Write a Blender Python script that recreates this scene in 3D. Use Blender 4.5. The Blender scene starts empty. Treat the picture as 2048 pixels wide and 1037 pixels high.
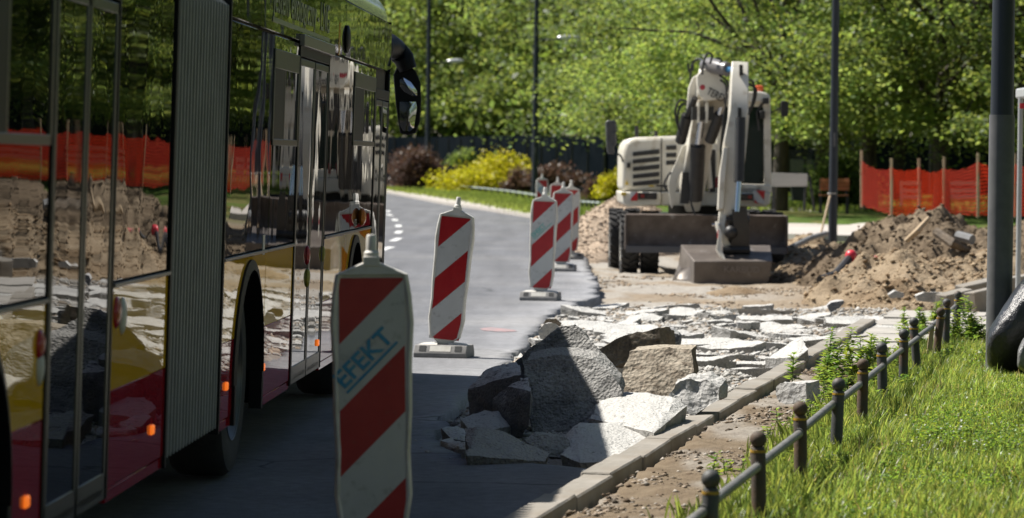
import bpy, bmesh, math, random
import numpy as np
from mathutils import Vector, Matrix, Euler
random.seed(7)
RNG = np.random.default_rng(11)
S = bpy.context.scene
COL = S.collection
R = math.radians

# ------------------------------------------------------------------ camera
F, CX, CY, HOR, HCAM, ROLL = 6400.0, 1024.0, 518.5, 325.0, 1.56, 0.0105
PITCH = math.atan((CY - HOR) / F)
cp, sp = math.cos(PITCH), math.sin(PITCH)
fwd = Vector((0, cp, -sp)); up0 = Vector((0, sp, cp)); rt0 = Vector((1, 0, 0))
rt = (rt0 * math.cos(ROLL) + up0 * math.sin(ROLL)).normalized()
upv = (up0 * math.cos(ROLL) - rt0 * math.sin(ROLL)).normalized()
cam_d = bpy.data.cameras.new('camera'); cam = bpy.data.objects.new('camera', cam_d); COL.objects.link(cam)
mw = Matrix.Identity(4)
for i, a in enumerate((rt, upv, -fwd)):
    mw[0][i], mw[1][i], mw[2][i] = a
mw[2][3] = HCAM
cam.matrix_world = mw
cam_d.sensor_width = 36; cam_d.lens = 36 * F / 2048; cam_d.clip_end = 2000; cam_d.clip_start = 0.3
cam_d.dof.use_dof = True; cam_d.dof.focus_distance = 19.5; cam_d.dof.aperture_fstop = 4.5
S.camera = cam
def ray(px, py):
    dx, dy = px - CX, py - CY
    u = dx + ROLL * dy; v = dy - ROLL * dx
    return u, -v * sp + F * cp, -v * cp - F * sp
def W(px, py, d):
    a, b, c = ray(px, py); k = d / b
    return Vector((a * k, d, HCAM + c * k))
def G(px, py, z=0.0):
    a, b, c = ray(px, py); k = (z - HCAM) / c
    return Vector((a * k, b * k, z))
# ------------------------------------------------------------------ light
SUN_DIR = Vector((-0.89 * math.cos(R(54)), 0.45 * math.cos(R(54)), math.sin(R(54)))).normalized()
wd = bpy.data.worlds.new('World'); S.world = wd; wd.use_nodes = True
nt = wd.node_tree; nt.nodes.clear()
sky = nt.nodes.new('ShaderNodeTexSky'); sky.sky_type = 'NISHITA'; sky.sun_disc = False
sky.sun_elevation = R(54); sky.sun_rotation = math.atan2(SUN_DIR.x, SUN_DIR.y)
bgn = nt.nodes.new('ShaderNodeBackground'); bgn.inputs[1].default_value = 0.05
wo = nt.nodes.new('ShaderNodeOutputWorld')
nt.links.new(sky.outputs[0], bgn.inputs[0]); nt.links.new(bgn.outputs[0], wo.inputs[0])
ld = bpy.data.lights.new('sun', 'SUN'); ld.energy = 5.0; ld.angle = R(0.53); ld.color = (1.0, 0.955, 0.88)
lo = bpy.data.objects.new('sun', ld); COL.objects.link(lo)
lo.rotation_euler = SUN_DIR.to_track_quat('Z', 'Y').to_euler()
S.view_settings.view_transform = 'Standard'; S.view_settings.look = 'None'
S.view_settings.exposure = 0.74; S.view_settings.gamma = 1.0
S.cycles.max_bounces = 6; S.cycles.diffuse_bounces = 2; S.cycles.glossy_bounces = 3
S.cycles.transmission_bounces = 4; S.cycles.transparent_max_bounces = 12
S.cycles.use_denoising = True
S.cycles.caustics_reflective = False; S.cycles.caustics_refractive = False

# ------------------------------------------------------------------ noise
def _h(i, j, k, s):
    n = (i.astype(np.int64) * 374761393 + j.astype(np.int64) * 668265263 + k.astype(np.int64) * 2147483647 + s * 974711) & 0xffffffff
    n = ((n ^ (n >> 13)) * 1274126177) & 0xffffffff
    n = ((n ^ (n >> 16)) * 2246822519) & 0xffffffff
    return ((n ^ (n >> 15)) & 0xffffff) / float(0xffffff) * 2 - 1
def vn(x, y, z, s=0):
    x = np.asarray(x, float); y = np.asarray(y, float) + 0 * x; z = np.asarray(z, float) + 0 * x
    i, j, k = np.floor(x), np.floor(y), np.floor(z)
    fx, fy, fz = x - i, y - j, z - k
    fx, fy, fz = [t * t * (3 - 2 * t) for t in (fx, fy, fz)]
    r = 0
    for a in (0, 1):
        for b in (0, 1):
            for c in (0, 1):
                r = r + _h(i + a, j + b, k + c, s) * (fx if a else 1 - fx) * (fy if b else 1 - fy) * (fz if c else 1 - fz)
    return r
def fbm(x, y, z=0.0, o=4, s=0, g=0.5):
    r, a, f = 0, 1.0, 1.0
    for n in range(o):
        r = r + a * vn(np.asarray(x) * f, np.asarray(y) * f, np.asarray(z) * f + 7.3 * n, s + n); a *= g; f *= 2.03
    return r
def sst(a, b, x):
    t = np.clip((x - a) / (b - a), 0, 1); return t * t * (3 - 2 * t)

# ------------------------------------------------------------------ materials
MATS = {}
def mat(name, c1, c2=None, sc=3.0, rough=0.7, metal=0.0, bump=0.0, bsc=20.0, coat=0.0, spec=0.5, det=6, lo=0.35, hi=0.65,
        c3=None, sc3=0.7, lo3=0.45, hi3=0.7, stretch=None, bd=0.01, attr=False, emit=None, crough=0.03, wave=None, ior=None):
    if name in MATS: return MATS[name]
    m = bpy.data.materials.new(name); m.use_nodes = True; N = m.node_tree.nodes; L = m.node_tree.links
    P = N['Principled BSDF']
    P.inputs['Roughness'].default_value = rough; P.inputs['Metallic'].default_value = metal
    P.inputs['Specular IOR Level'].default_value = spec
    if ior: P.inputs['IOR'].default_value = ior
    if coat: P.inputs['Coat Weight'].default_value = coat; P.inputs['Coat IOR'].default_value = 1.27; P.inputs['Coat Roughness'].default_value = crough
    tc = N.new('ShaderNodeTexCoord'); mp = N.new('ShaderNodeMapping'); L.new(tc.outputs['Object'], mp.inputs[0])
    if stretch: mp.inputs['Scale'].default_value = stretch
    def ramp(scale, a, b, d=det):
        n = N.new('ShaderNodeTexNoise'); n.inputs['Scale'].default_value = scale; n.inputs['Detail'].default_value = d
        n.inputs['Roughness'].default_value = 0.6
        L.new(mp.outputs[0], n.inputs[0]); r = N.new('ShaderNodeMapRange'); r.inputs[1].default_value = a; r.inputs[2].default_value = b
        L.new(n.outputs[0], r.inputs[0]); return r.outputs[0]
    def mix(f, a, b, mode='MIX'):
        x = N.new('ShaderNodeMix'); x.data_type = 'RGBA'; x.blend_type = mode
        for idx, val in ((0, f), (6, a), (7, b)):
            if hasattr(val, 'links'): L.new(val, x.inputs[idx])
            else: x.inputs[idx].default_value = val if idx == 0 else (*val, 1)
        return x.outputs[2]
    cur = c1
    if c2: cur = mix(ramp(sc, lo, hi), c1, c2)
    if c3: cur = mix(ramp(sc3, lo3, hi3), cur, c3)
    if attr:
        at = N.new('ShaderNodeAttribute'); at.attribute_name = 'Col'
        cur = mix(1.0, at.outputs[0], cur, 'MULTIPLY')
    if hasattr(cur, 'links'): L.new(cur, P.inputs['Base Color'])
    else: P.inputs['Base Color'].default_value = (*cur, 1)
    if bump:
        n = N.new('ShaderNodeTexNoise'); n.inputs['Scale'].default_value = bsc; n.inputs['Detail'].default_value = 8
        n.inputs['Roughness'].default_value = 0.65
        L.new(mp.outputs[0], n.inputs[0]); b = N.new('ShaderNodeBump'); b.inputs[0].default_value = bump; b.inputs[1].default_value = bd
        L.new(n.outputs[0], b.inputs['Height']); L.new(b.outputs[0], P.inputs['Normal'])
    if wave:
        n = N.new('ShaderNodeTexNoise'); n.inputs['Scale'].default_value = wave[0]; n.inputs['Detail'].default_value = 1.5
        m2 = N.new('ShaderNodeMapping'); m2.inputs['Scale'].default_value = wave[2]; L.new(tc.outputs['Object'], m2.inputs[0])
        L.new(m2.outputs[0], n.inputs[0]); b = N.new('ShaderNodeBump'); b.inputs[0].default_value = 1.0; b.inputs[1].default_value = wave[1]
        L.new(n.outputs[0], b.inputs['Height']); L.new(b.outputs[0], P.inputs['Normal'])
        if coat: L.new(b.outputs[0], P.inputs['Coat Normal'])
    if emit:
        P.inputs['Emission Color'].default_value = (*emit[0], 1); P.inputs['Emission Strength'].default_value = emit[1]
    MATS[name] = m; return m
def dusty(name, side1, side2, top, bump=0.6, bsc=60, bd=0.012, t0=0.35, t1=0.75):
    """stone whose upward faces carry pale dust"""
    m = bpy.data.materials.new(name); m.use_nodes = True; N = m.node_tree.nodes; L = m.node_tree.links; P = N['Principled BSDF']
    P.inputs['Roughness'].default_value = 0.95; P.inputs['Specular IOR Level'].default_value = 0.2
    tc = N.new('ShaderNodeTexCoord')
    def noise(s, d=6):
        n = N.new('ShaderNodeTexNoise'); n.inputs['Scale'].default_value = s; n.inputs['Detail'].default_value = d
        n.inputs['Roughness'].default_value = 0.65; L.new(tc.outputs['Object'], n.inputs[0]); return n.outputs[0]
    def mr(v, a, b):
        r = N.new('ShaderNodeMapRange'); r.inputs[1].default_value = a; r.inputs[2].default_value = b; L.new(v, r.inputs[0]); return r.outputs[0]
    def mx(f, a, b):
        x = N.new('ShaderNodeMix'); x.data_type = 'RGBA'; L.new(f, x.inputs[0])
        for idx, val in ((6, a), (7, b)):
            if hasattr(val, 'links'): L.new(val, x.inputs[idx])
            else: x.inputs[idx].default_value = (*val, 1)
        return x.outputs[2]
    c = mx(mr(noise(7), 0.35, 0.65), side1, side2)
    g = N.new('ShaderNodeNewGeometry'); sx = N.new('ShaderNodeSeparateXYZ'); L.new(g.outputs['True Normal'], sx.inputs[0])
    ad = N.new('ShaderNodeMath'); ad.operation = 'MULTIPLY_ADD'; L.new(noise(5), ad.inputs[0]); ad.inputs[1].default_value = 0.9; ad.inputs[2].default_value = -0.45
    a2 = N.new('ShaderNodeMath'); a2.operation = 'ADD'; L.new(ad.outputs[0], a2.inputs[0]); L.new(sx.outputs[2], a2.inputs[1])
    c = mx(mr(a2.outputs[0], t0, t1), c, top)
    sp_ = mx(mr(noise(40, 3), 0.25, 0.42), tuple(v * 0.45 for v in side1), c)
    L.new(sp_, P.inputs['Base Color'])
    vo = N.new('ShaderNodeTexVoronoi'); vo.inputs['Scale'].default_value = bsc * 1.3; L.new(tc.outputs['Object'], vo.inputs[0])
    hh = N.new('ShaderNodeMath'); hh.operation = 'MULTIPLY_ADD'; L.new(vo.outputs[0], hh.inputs[0]); hh.inputs[1].default_value = .55; L.new(noise(bsc, 8), hh.inputs[2])
    b = N.new('ShaderNodeBump'); b.inputs[0].default_value = bump; b.inputs[1].default_value = bd
    L.new(hh.outputs[0], b.inputs['Height']); L.new(b.outputs[0], P.inputs['Normal'])
    MATS[name] = m; return m
def leafmat(name, base, trans, tmix=0.5, var=0.35, rough=0.45):
    m = bpy.data.materials.new(name); m.use_nodes = True; N = m.node_tree.nodes; L = m.node_tree.links; P = N['Principled BSDF']
    P.inputs['Roughness'].default_value = rough; P.inputs['Specular IOR Level'].default_value = 0.22
    at = N.new('ShaderNodeAttribute'); at.attribute_name = 'Col'
    def mul(c):
        x = N.new('ShaderNodeMix'); x.data_type = 'RGBA'; x.blend_type = 'MULTIPLY'; x.inputs[0].default_value = 1
        x.inputs[6].default_value = (*c, 1); L.new(at.outputs[0], x.inputs[7]); return x.outputs[2]
    L.new(mul(base), P.inputs['Base Color'])
    T = N.new('ShaderNodeBsdfTranslucent'); L.new(mul(trans), T.inputs[0])
    mx = N.new('ShaderNodeMixShader'); mx.inputs[0].default_value = tmix
    L.new(P.outputs[0], mx.inputs[1]); L.new(T.outputs[0], mx.inputs[2]); L.new(mx.outputs[0], N['Material Output'].inputs[0])
    MATS[name] = m; return m

# ------------------------------------------------------------------ mesh helpers
OFF = {}
def tag(o, label=None, cat=None, group=None, kind=None):
    if label: o['label'] = label
    if cat: o['category'] = cat
    if group: o['group'] = group
    if kind: o['kind'] = kind
    return o
def empty(name, loc=(0, 0, 0), rot=(0, 0, 0), label=None, cat=None, group=None, local=False):
    o = bpy.data.objects.new(name, None); COL.objects.link(o); o.location = loc; o.rotation_euler = rot
    o.empty_display_size = 0.1
    OFF[o.name] = Vector((0, 0, 0)) if local else Vector(loc)
    return tag(o, label, cat, group)
class MB:
    def __init__(s): s.v = []; s.f = []; s.m = []; s.cur = 0
    def add(s, vs, fs):
        o = len(s.v); s.v += [tuple(v) for v in vs]
        for f in fs: s.f.append(tuple(i + o for i in f)); s.m.append(s.cur)
        return s
    def box(s, x0, x1, y0, y1, z0, z1, M=None):
        vs = [Vector((x, y, z)) for z in (z0, z1) for y in (y0, y1) for x in (x0, x1)]
        if M is not None: vs = [M @ v for v in vs]
        return s.add(vs, [(0, 2, 3, 1), (4, 5, 7, 6), (0, 1, 5, 4), (2, 6, 7, 3), (0, 4, 6, 2), (1, 3, 7, 5)])
    def tube(s, pts, rs, n=10, cap=True):
        pts = [Vector(p) for p in pts]
        if not hasattr(rs, '__len__'): rs = [rs] * len(pts)
        rings = []; prev = None
        for i, p in enumerate(pts):
            t = (pts[min(i + 1, len(pts) - 1)] - pts[max(i - 1, 0)]).normalized()
            if prev is None:
                a = Vector((0, 0, 1)) if abs(t.z) < 0.9 else Vector((1, 0, 0))
                e1 = t.cross(a).normalized()
            else:
                e1 = (prev - t * prev.dot(t)).normalized()
            prev = e1; e2 = t.cross(e1)
            rings.append([p + (e1 * math.cos(2 * math.pi * k / n) + e2 * math.sin(2 * math.pi * k / n)) * rs[i] for k in range(n)])
        vs = [v for r in rings for v in r]; fs = []
        for i in range(len(pts) - 1):
            for k in range(n):
                a = i * n + k; b = i * n + (k + 1) % n
                fs.append((a, b, b + n, a + n))
        if cap: fs += [tuple(range(n - 1, -1, -1)), tuple(range((len(pts) - 1) * n, len(pts) * n))]
        return s.add(vs, fs)
    def beam(s, pts, ws, hs, side=Vector((1, 0, 0))):
        """rectangular beam along pts; ws widths along side, hs depths"""
        pts = [Vector(p) for p in pts]; vs = []; fs = []
        for i, p in enumerate(pts):
            t = (pts[min(i + 1, len(pts) - 1)] - pts[max(i - 1, 0)]).normalized()
            e1 = (side - t * side.dot(t)).normalized(); e2 = t.cross(e1)
            w = ws[i] / 2; h = hs[i] / 2
            vs += [p + e1 * w + e2 * h, p - e1 * w + e2 * h, p - e1 * w - e2 * h, p + e1 * w - e2 * h]
        for i in range(len(pts) - 1):
            for k in range(4):
                a = i * 4 + k; b = i * 4 + (k + 1) % 4; fs.append((a, b, b + 4, a + 4))
        e = (len(pts) - 1) * 4
        fs += [(3, 2, 1, 0), (e, e + 1, e + 2, e + 3)]
        return s.add(vs, fs)
    def prism(s, poly, vec):
        n = len(poly); poly = [Vector(p) for p in poly]; vec = Vector(vec)
        return s.add(poly + [p + vec for p in poly],
                     [tuple(range(n)), tuple(range(2 * n - 1, n - 1, -1))] + [((i + 1) % n, i, i + n, (i + 1) % n + n) for i in range(n)])
    def ball(s, c, r, n=12, m=8, sc=(1, 1, 1)):
        c = Vector(c); pts = []
        vs = [c + Vector((0, 0, r * sc[2]))]
        for i in range(1, m):
            th = math.pi * i / m
            for k in range(n):
                ph = 2 * math.pi * k / n
                vs.append(c + Vector((r * sc[0] * math.sin(th) * math.cos(ph), r * sc[1] * math.sin(th) * math.sin(ph), r * sc[2] * math.cos(th))))
        vs.append(c - Vector((0, 0, r * sc[2]))); fs = []
        for k in range(n):
            fs.append((0, 1 + k, 1 + (k + 1) % n)); e = 1 + (m - 2) * n
            fs.append((e + (k + 1) % n, e + k, len(vs) - 1))
        for i in range(m - 2):
            for k in range(n):
                a = 1 + i * n + k; b = 1 + i * n + (k + 1) % n
                fs.append((a, a + n, b + n, b))
        return s.add(vs, fs)
    def build(s, name, mats, parent=None, bevel=0.0, smooth=False, world=True, recalc=True, seg=2):
        me = bpy.data.meshes.new(name); off = Vector((0, 0, 0))
        if parent is not None: off = OFF.get(parent.name, off)
        vs = s.v if not world or off.length == 0 else [(v[0] - off.x, v[1] - off.y, v[2] - off.z) for v in s.v]
        me.from_pydata(vs, [], s.f)
        if not isinstance(mats, (list, tuple)): mats = [mats]
        for m in mats: me.materials.append(m)
        me.polygons.foreach_set('material_index', s.m)
        if recalc:
            bm = bmesh.new(); bm.from_mesh(me); bmesh.ops.recalc_face_normals(bm, faces=bm.faces); bm.to_mesh(me); bm.free()
        o = bpy.data.objects.new(name, me); COL.objects.link(o)
        if parent is not None: o.parent = parent; OFF[o.name] = off
        else: OFF[o.name] = Vector((0, 0, 0))
        if bevel:
            b = o.modifiers.new('bevel', 'BEVEL'); b.width = bevel; b.segments = seg; b.limit_method = 'ANGLE'; b.angle_limit = R(35)
            if smooth is False: smooth = None
        if smooth or smooth is None:
            me.polygons.foreach_set('use_smooth', [True] * len(me.polygons))
            try: me.set_sharp_from_angle(angle=R(40))
            except Exception: pass
        return o
def recentre(o, base=None):
    """move a top-level mesh object's origin to its foot"""
    me = o.data; n = len(me.vertices); a = np.empty(n * 3); me.vertices.foreach_get('co', a); a = a.reshape(-1, 3)
    c = np.array([(a[:, 0].min() + a[:, 0].max()) / 2, (a[:, 1].min() + a[:, 1].max()) / 2, a[:, 2].min()]) if base is None else np.array(base)
    a -= c; me.vertices.foreach_set('co', a.ravel()); o.location = tuple(c); OFF[o.name] = Vector(c); me.update(); return o
def npmesh(name, V, Fq, m, parent=None, col=None, smooth=False):
    me = bpy.data.meshes.new(name); nv = len(V); nf, k = Fq.shape
    me.vertices.add(nv); me.vertices.foreach_set('co', np.asarray(V, np.float32).ravel())
    me.loops.add(nf * k); me.loops.foreach_set('vertex_index', Fq.astype(np.int32).ravel())
    me.polygons.add(nf); me.polygons.foreach_set('loop_start', np.arange(0, nf * k, k, dtype=np.int32))
    me.update(calc_edges=True)
    if smooth: me.polygons.foreach_set('use_smooth', np.ones(nf, bool))
    me.materials.append(m)
    if col is not None:
        a = me.color_attributes.new('Col', 'FLOAT_COLOR', 'POINT')
        c = np.ones((nv, 4), np.float32); c[:, :3] = col; a.data.foreach_set('color', c.ravel())
    o = bpy.data.objects.new(name, me); COL.objects.link(o)
    if parent is not None: o.parent = parent
    OFF[o.name] = Vector((0, 0, 0))
    return o
def gridmesh(name, xs, ys, zf, m, colf=None, smooth=True):
    X, Y = np.meshgrid(xs, ys); Z = zf(X, Y); nx, ny = len(xs), len(ys)
    V = np.stack([X, Y, Z], -1).reshape(-1, 3); i = np.arange(nx * ny).reshape(ny, nx)
    Q = np.stack([i[:-1, :-1], i[:-1, 1:], i[1:, 1:], i[1:, :-1]], -1).reshape(-1, 4)
    col = colf(X, Y, Z).reshape(-1, 3) if colf else None
    return npmesh(name, V, Q, m, col=col, smooth=smooth)
def text(body, size, m, name, parent, M, ext=0.001, align='LEFT', sx=1.0, bold=0.0):
    cu = bpy.data.curves.new(name, 'FONT'); cu.body = body; cu.size = size; cu.offset = bold; cu.extrude = ext; cu.align_x = align
    t = bpy.data.objects.new(name, cu); COL.objects.link(t)
    dg = bpy.context.evaluated_depsgraph_get(); me = bpy.data.meshes.new_from_object(t.evaluated_get(dg))
    bpy.data.objects.remove(t); me.name = name
    me.transform(Matrix.Diagonal((sx, 1, 1, 1))); me.transform(M)
    me.materials.clear(); me.materials.append(m)
    o = bpy.data.objects.new(name, me); COL.objects.link(o)
    if parent is not None: o.parent = parent
    return o
def frame_from(o, x, y):
    """matrix with origin o, x axis x, y axis y"""
    x = Vector(x).normalized(); y = Vector(y); y = (y - x * y.dot(x)).normalized(); z = x.cross(y)
    M = Matrix.Identity(4)
    for i, a in enumerate((x, y, z)): M[0][i], M[1][i], M[2][i] = a
    M[0][3], M[1][3], M[2][3] = o
    return M

# ------------------------------------------------------------------ layout lines
def kx(y): return 0.1435 + 0.1936 * (y - 13.43)           # outer top edge of the near kerb
EDGE = np.array([(5, kx(5) - .16), (16.2, kx(16.2) - .16), (16.5, .25), (16.8, -.28), (18.5, -.42), (20.2, -.36), (22, -.2), (24, -.06),
                 (27.5, .12), (30.7, .25), (33, .42), (35.5, .72), (37, 1.0), (42, 1.1), (51, 1.18), (60, 1.25), (75, .95), (91, .5), (111, -.4), (147, -2.8), (181, -6.9), (260, -24), (400, -70)])
def edge(y): return np.interp(y, EDGE[:, 0], EDGE[:, 1]) + 0.05 * vn(np.asarray(y) * 1.7, 0, 0, 5) + 0.03 * vn(np.asarray(y) * 6, 0, 0, 6)
def fx(y): return 0.693 + 0.192 * (y - 11.16)              # bollard fence line
def zt(x, y):
    n = 0.02 * fbm(x * 1.3, y * 0.9, 0, 4, 3)
    nearR = 1 - sst(24, 27, y)
    t = np.clip((x - kx(y)) / 0.95, 0, 1.2)
    zr = 0.040 + 0.038 * t + n * (1.4 - t) + (.011 * fbm(x * 11, y * 8, 0, 3, 29) + .006 * vn(x * 30, y * 22, 0, 30)) * (1.25 - t)
    zmid = -.14 + .11 * sst(17, 19, y) * (1 - sst(34, 37, y)) + 0.045 * fbm(x * 2.2, y * 1.2, 0, 4, 9) + .012 * fbm(x * 9, y * 6, 0, 3, 19)
    zR = zr * nearR + (0.02 + n * .3) * (1 - nearR)
    right = sst(-0.02, 0.06, x - kx(y)) * (1 - sst(30, 36, y)) * (x > -5)
    z = zmid * (1 - right) + zR * right
    # excavation floor, then rising park ground
    z = np.where(y > 36, z * 0.6 - 0.05, z)
    rise = sst(58, 82, y) * sst(1.5, 5, x)
    z = z * (1 - sst(56, 60, y)) + sst(56, 60, y) * (-0.02 + 0.02 * fbm(x * .6, y * .3, 0, 3, 4)) + 0.36 * rise
    left = 1 - sst(-0.25, 0.0, x - edge(y))
    z = z * (1 - left) + (-0.13) * left
    return z
def colg(X, Y, Z):
    pale = np.array([.38, .355, .315]); sand = np.array([.30, .245, .18]); soil = np.array([.20, .155, .105]); green = np.array([.07, .12, .02]); white = np.array([.48, .465, .435])
    n = fbm(X * 1.1, Y * .8, 0, 5, 21)[..., None]
    n2 = fbm(X * 3.1, Y * 1.8, 0, 4, 31)[..., None]
    c = pale + 0 * n
    c = c * (1 - sst(.0, .5, n)) + sand * sst(.0, .5, n)
    rub = (sst(16, 18, Y) * (1 - sst(30, 33, Y)))[..., None]
    c = c * (1 - rub) + (white * (1 - sst(-.1, .6, n2)) + pale * .8 * sst(-.1, .6, n2)) * rub
    right = (sst(-0.02, 0.06, X - kx(Y)) * (1 - sst(24, 27, Y)))[..., None]
    dirt = soil * 1.0 * (1 - sst(-.2, .6, n2)) + np.array([.30, .27, .23]) * sst(-.2, .6, n2)
    c = c * (1 - right) + dirt * right
    lw = (sst(-.12, .12, X - fx(Y) + .1 * n2[..., 0]) * (1 - sst(27.5, 28.3, Y)))[..., None]
    c = c * (1 - lw) + np.array([.055, .065, .02]) * lw
    sm = (sst(34, 38, Y) * sst(2.6, 4.0, X))[..., None]
    c = c * (1 - sm) + sand * sm
    pale_band = (sst(30, 32, Y) * (1 - sst(35, 37, Y)) * sst(1.5, 2.5, X))[..., None]
    c = c * (1 - pale_band) + np.array([.40, .35, .28]) * pale_band
    g = sst(60, 66, Y)[..., None]
    grn = green * (1 + .5 * n2) * (1 - sst(.25, .6, n)) + np.array([.16, .15, .05]) * sst(.25, .6, n)
    c = c * (1 - g) + grn * g
    return c
gm = mat('ground_soil', (1, 1, 1), (.75, .72, .70), sc=9, rough=0.95, bump=0.9, bsc=18, bd=0.03, attr=True, spec=.15)
xs = np.concatenate([[-400, -200, -100, -60, -30, -15, -8, -4, -2, -1.2], np.arange(-.8, 5.2, .055), np.arange(5.3, 12, .25), [14, 18, 25, 40, 70, 120, 250, 450]])
ys = np.concatenate([[-30, -5, 3, 6, 8], np.arange(9, 40, .075), np.arange(40, 64, .25), np.arange(65, 130, 1.5), [140, 160, 200, 260, 350, 500, 900]])
tag(gridmesh('ground', xs, ys, zt, gm, colg), kind='structure')

# road sheet with broken edge
def asphalt():
    m = mat('asphalt', (.120, .124, .136), (.153, .157, .169), sc=1.3, rough=0.88, spec=.3, attr=True, c3=(.18, .18, .184), sc3=.3, lo3=.45, hi3=.75)
    N = m.node_tree.nodes; L = m.node_tree.links; P = N['Principled BSDF']; src = P.inputs['Base Color'].links[0].from_socket
    tc = N.new('ShaderNodeTexCoord')
    def noise(s, d=3):
        n = N.new('ShaderNodeTexNoise'); n.inputs['Scale'].default_value = s; n.inputs['Detail'].default_value = d; L.new(tc.outputs['Object'], n.inputs[0]); return n
    def mr(v, a, b, c=0.0, d=1.0):
        r = N.new('ShaderNodeMapRange'); r.inputs[1].default_value = a; r.inputs[2].default_value = b; r.inputs[3].default_value = c; r.inputs[4].default_value = d; L.new(v, r.inputs[0]); return r.outputs[0]
    def mul(a, f):
        x = N.new('ShaderNodeMix'); x.data_type = 'RGBA'; x.blend_type = 'MULTIPLY'; x.inputs[0].default_value = 1; L.new(a, x.inputs[6]); L.new(f, x.inputs[7]); return x.outputs[2]
    c = mul(src, mr(noise(170, 2).outputs[0], .3, .7, .55, 1.35))           # aggregate
    c = mul(c, mr(noise(14, 5).outputs[0], .35, .65, .84, 1.12))           # dirt mottling
    mp = N.new('ShaderNodeMapping'); mp.inputs['Scale'].default_value = (2.2, .12, 1); L.new(tc.outputs['Object'], mp.inputs[0])
    tr = N.new('ShaderNodeTexNoise'); tr.inputs['Scale'].default_value = 1; tr.inputs['Detail'].default_value = 3; L.new(mp.outputs[0], tr.inputs[0])
    c = mul(c, mr(tr.outputs[0], .35, .65, .86, 1.1))                       # wheel tracks
    # cracks
    v = N.new('ShaderNodeTexVoronoi'); v.feature = 'DISTANCE_TO_EDGE'; v.inputs['Scale'].default_value = .55
    w = N.new('ShaderNodeMix'); w.data_type = 'RGBA'; w.blend_type = 'ADD'; w.inputs[0].default_value = .35; L.new(tc.outputs['Object'], w.inputs[6]); L.new(noise(2.5, 5).outputs[1], w.inputs[7]); L.new(w.outputs[2], v.inputs[0])
    ck = mr(v.outputs['Distance'], .0, .012, .35, 1.0)
    mk = mr(noise(.4, 2).outputs[0], .5, .56, 0, 1); x = N.new('ShaderNodeMix'); x.data_type = 'FLOAT'; L.new(mk, x.inputs[0]); x.inputs[2].default_value = 1.0; L.new(ck, x.inputs[3])
    c = mul(c, x.outputs[0]); L.new(c, P.inputs['Base Color'])
    b = N.new('ShaderNodeBump'); b.inputs[0].default_value = .6; b.inputs[1].default_value = .005; L.new(noise(150, 4).outputs[0], b.inputs['Height']); L.new(b.outputs[0], P.inputs['Normal'])
    return m
asph = asphalt()
ry = np.concatenate([[-20, 0, 5], np.arange(8, 62, .08), np.arange(63, 180, 1.5), [190, 210, 240, 300, 400]])
re = edge(ry); V = []; Q = []; RC = []
lx = np.interp(ry, [-20, 60, 90, 120, 150, 180, 210, 300, 400], [-9, -9, -9.5, -12, -20, -45, -80, -160, -250])
for i, (y, e) in enumerate(zip(ry, re)):
    du = float(sst(15.5, 19, np.array(y)) * (1 - sst(45, 60, np.array(y)))); nz = float(fbm(np.array(y) * 1.1, 0, 0, 3, 4)) * .25
    for xx, k in ((lx[i], 0), (-3.0 if lx[i] < -3.2 and e > -2.5 else (lx[i] + e) / 2, 0), (e - 1.3, .12), (e - .7 - nz, .35), (e - .3 - nz * .5, .85), (e - .1 - .04 * math.sin(y * 3), 1.2), (e, 1.4)):
        V.append((xx, y, 0.0)); RC.append([1 + du * k * .8, 1 + du * k * .77, 1 + du * k * .72])
    V.append((e + .015, y, -.17)); RC.append([.8, .8, .8])
nc = 8
for i in range(len(ry) - 1):
    for k in range(nc - 1): a = i * nc + k; Q.append((a, a + 1, a + nc + 1, a + nc))
RC = np.array(RC)
tag(npmesh('road', np.array(V), np.array(Q), asph, col=RC), kind='structure')
print('ground ok')
# far pavement strip beyond the bend and green verge
pave = mat('pale_pavement', (.40, .36, .32), (.46, .43, .39), sc=1.5, rough=.9, bump=.3, bsc=30)
lower = [(700, 381), (780, 388), (885, 409), (960, 420), (1063, 437), (1130, 449), (1200, 462)]
upper = [(700, 374), (780, 379.5), (897, 395), (960, 404), (1065, 423), (1130, 433), (1200, 445)]
lowp = [G(a, b, .004) for a, b in lower]; upp = [G(a, b, .10) for a, b in upper]
mb = MB()
for i in range(len(lower) - 1):
    k = 1
    a, b, c, d = lowp[i], lowp[i + 1], upp[i + 1], upp[i]
    a2 = a + Vector((0, .01, .1)); b2 = b + Vector((0, .01, .1))
    mb.add([a2, b2, c, d], [(0, 1, 2, 3)]); mb.add([a, b, b2, a2], [(0, 1, 2, 3)])
tag(mb.build('far_pavement', pave), kind='structure')
grassfar = mat('verge_grass', (.10, .16, .03), (.17, .22, .05), sc=1.2, rough=.9, bump=1, bsc=6, bd=.15, c3=(.06, .10, .02), sc3=.5)
mb = MB()
vg = [u + Vector((0, .02, .004)) for u in upp]
far = [Vector((-60, 330, .15)), Vector((-30, 330, .15)), Vector((-12, 300, .15)), Vector((-5, 250, .15)), Vector((3, 200, .15)), Vector((4, 150, .12)), Vector((3.8, 100, .12))]
for i in range(len(vg) - 1): mb.add([vg[i], vg[i + 1], far[i + 1], far[i]], [(0, 1, 2, 3)])
tag(mb.build('verge_lawn', grassfar), kind='structure')
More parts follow.
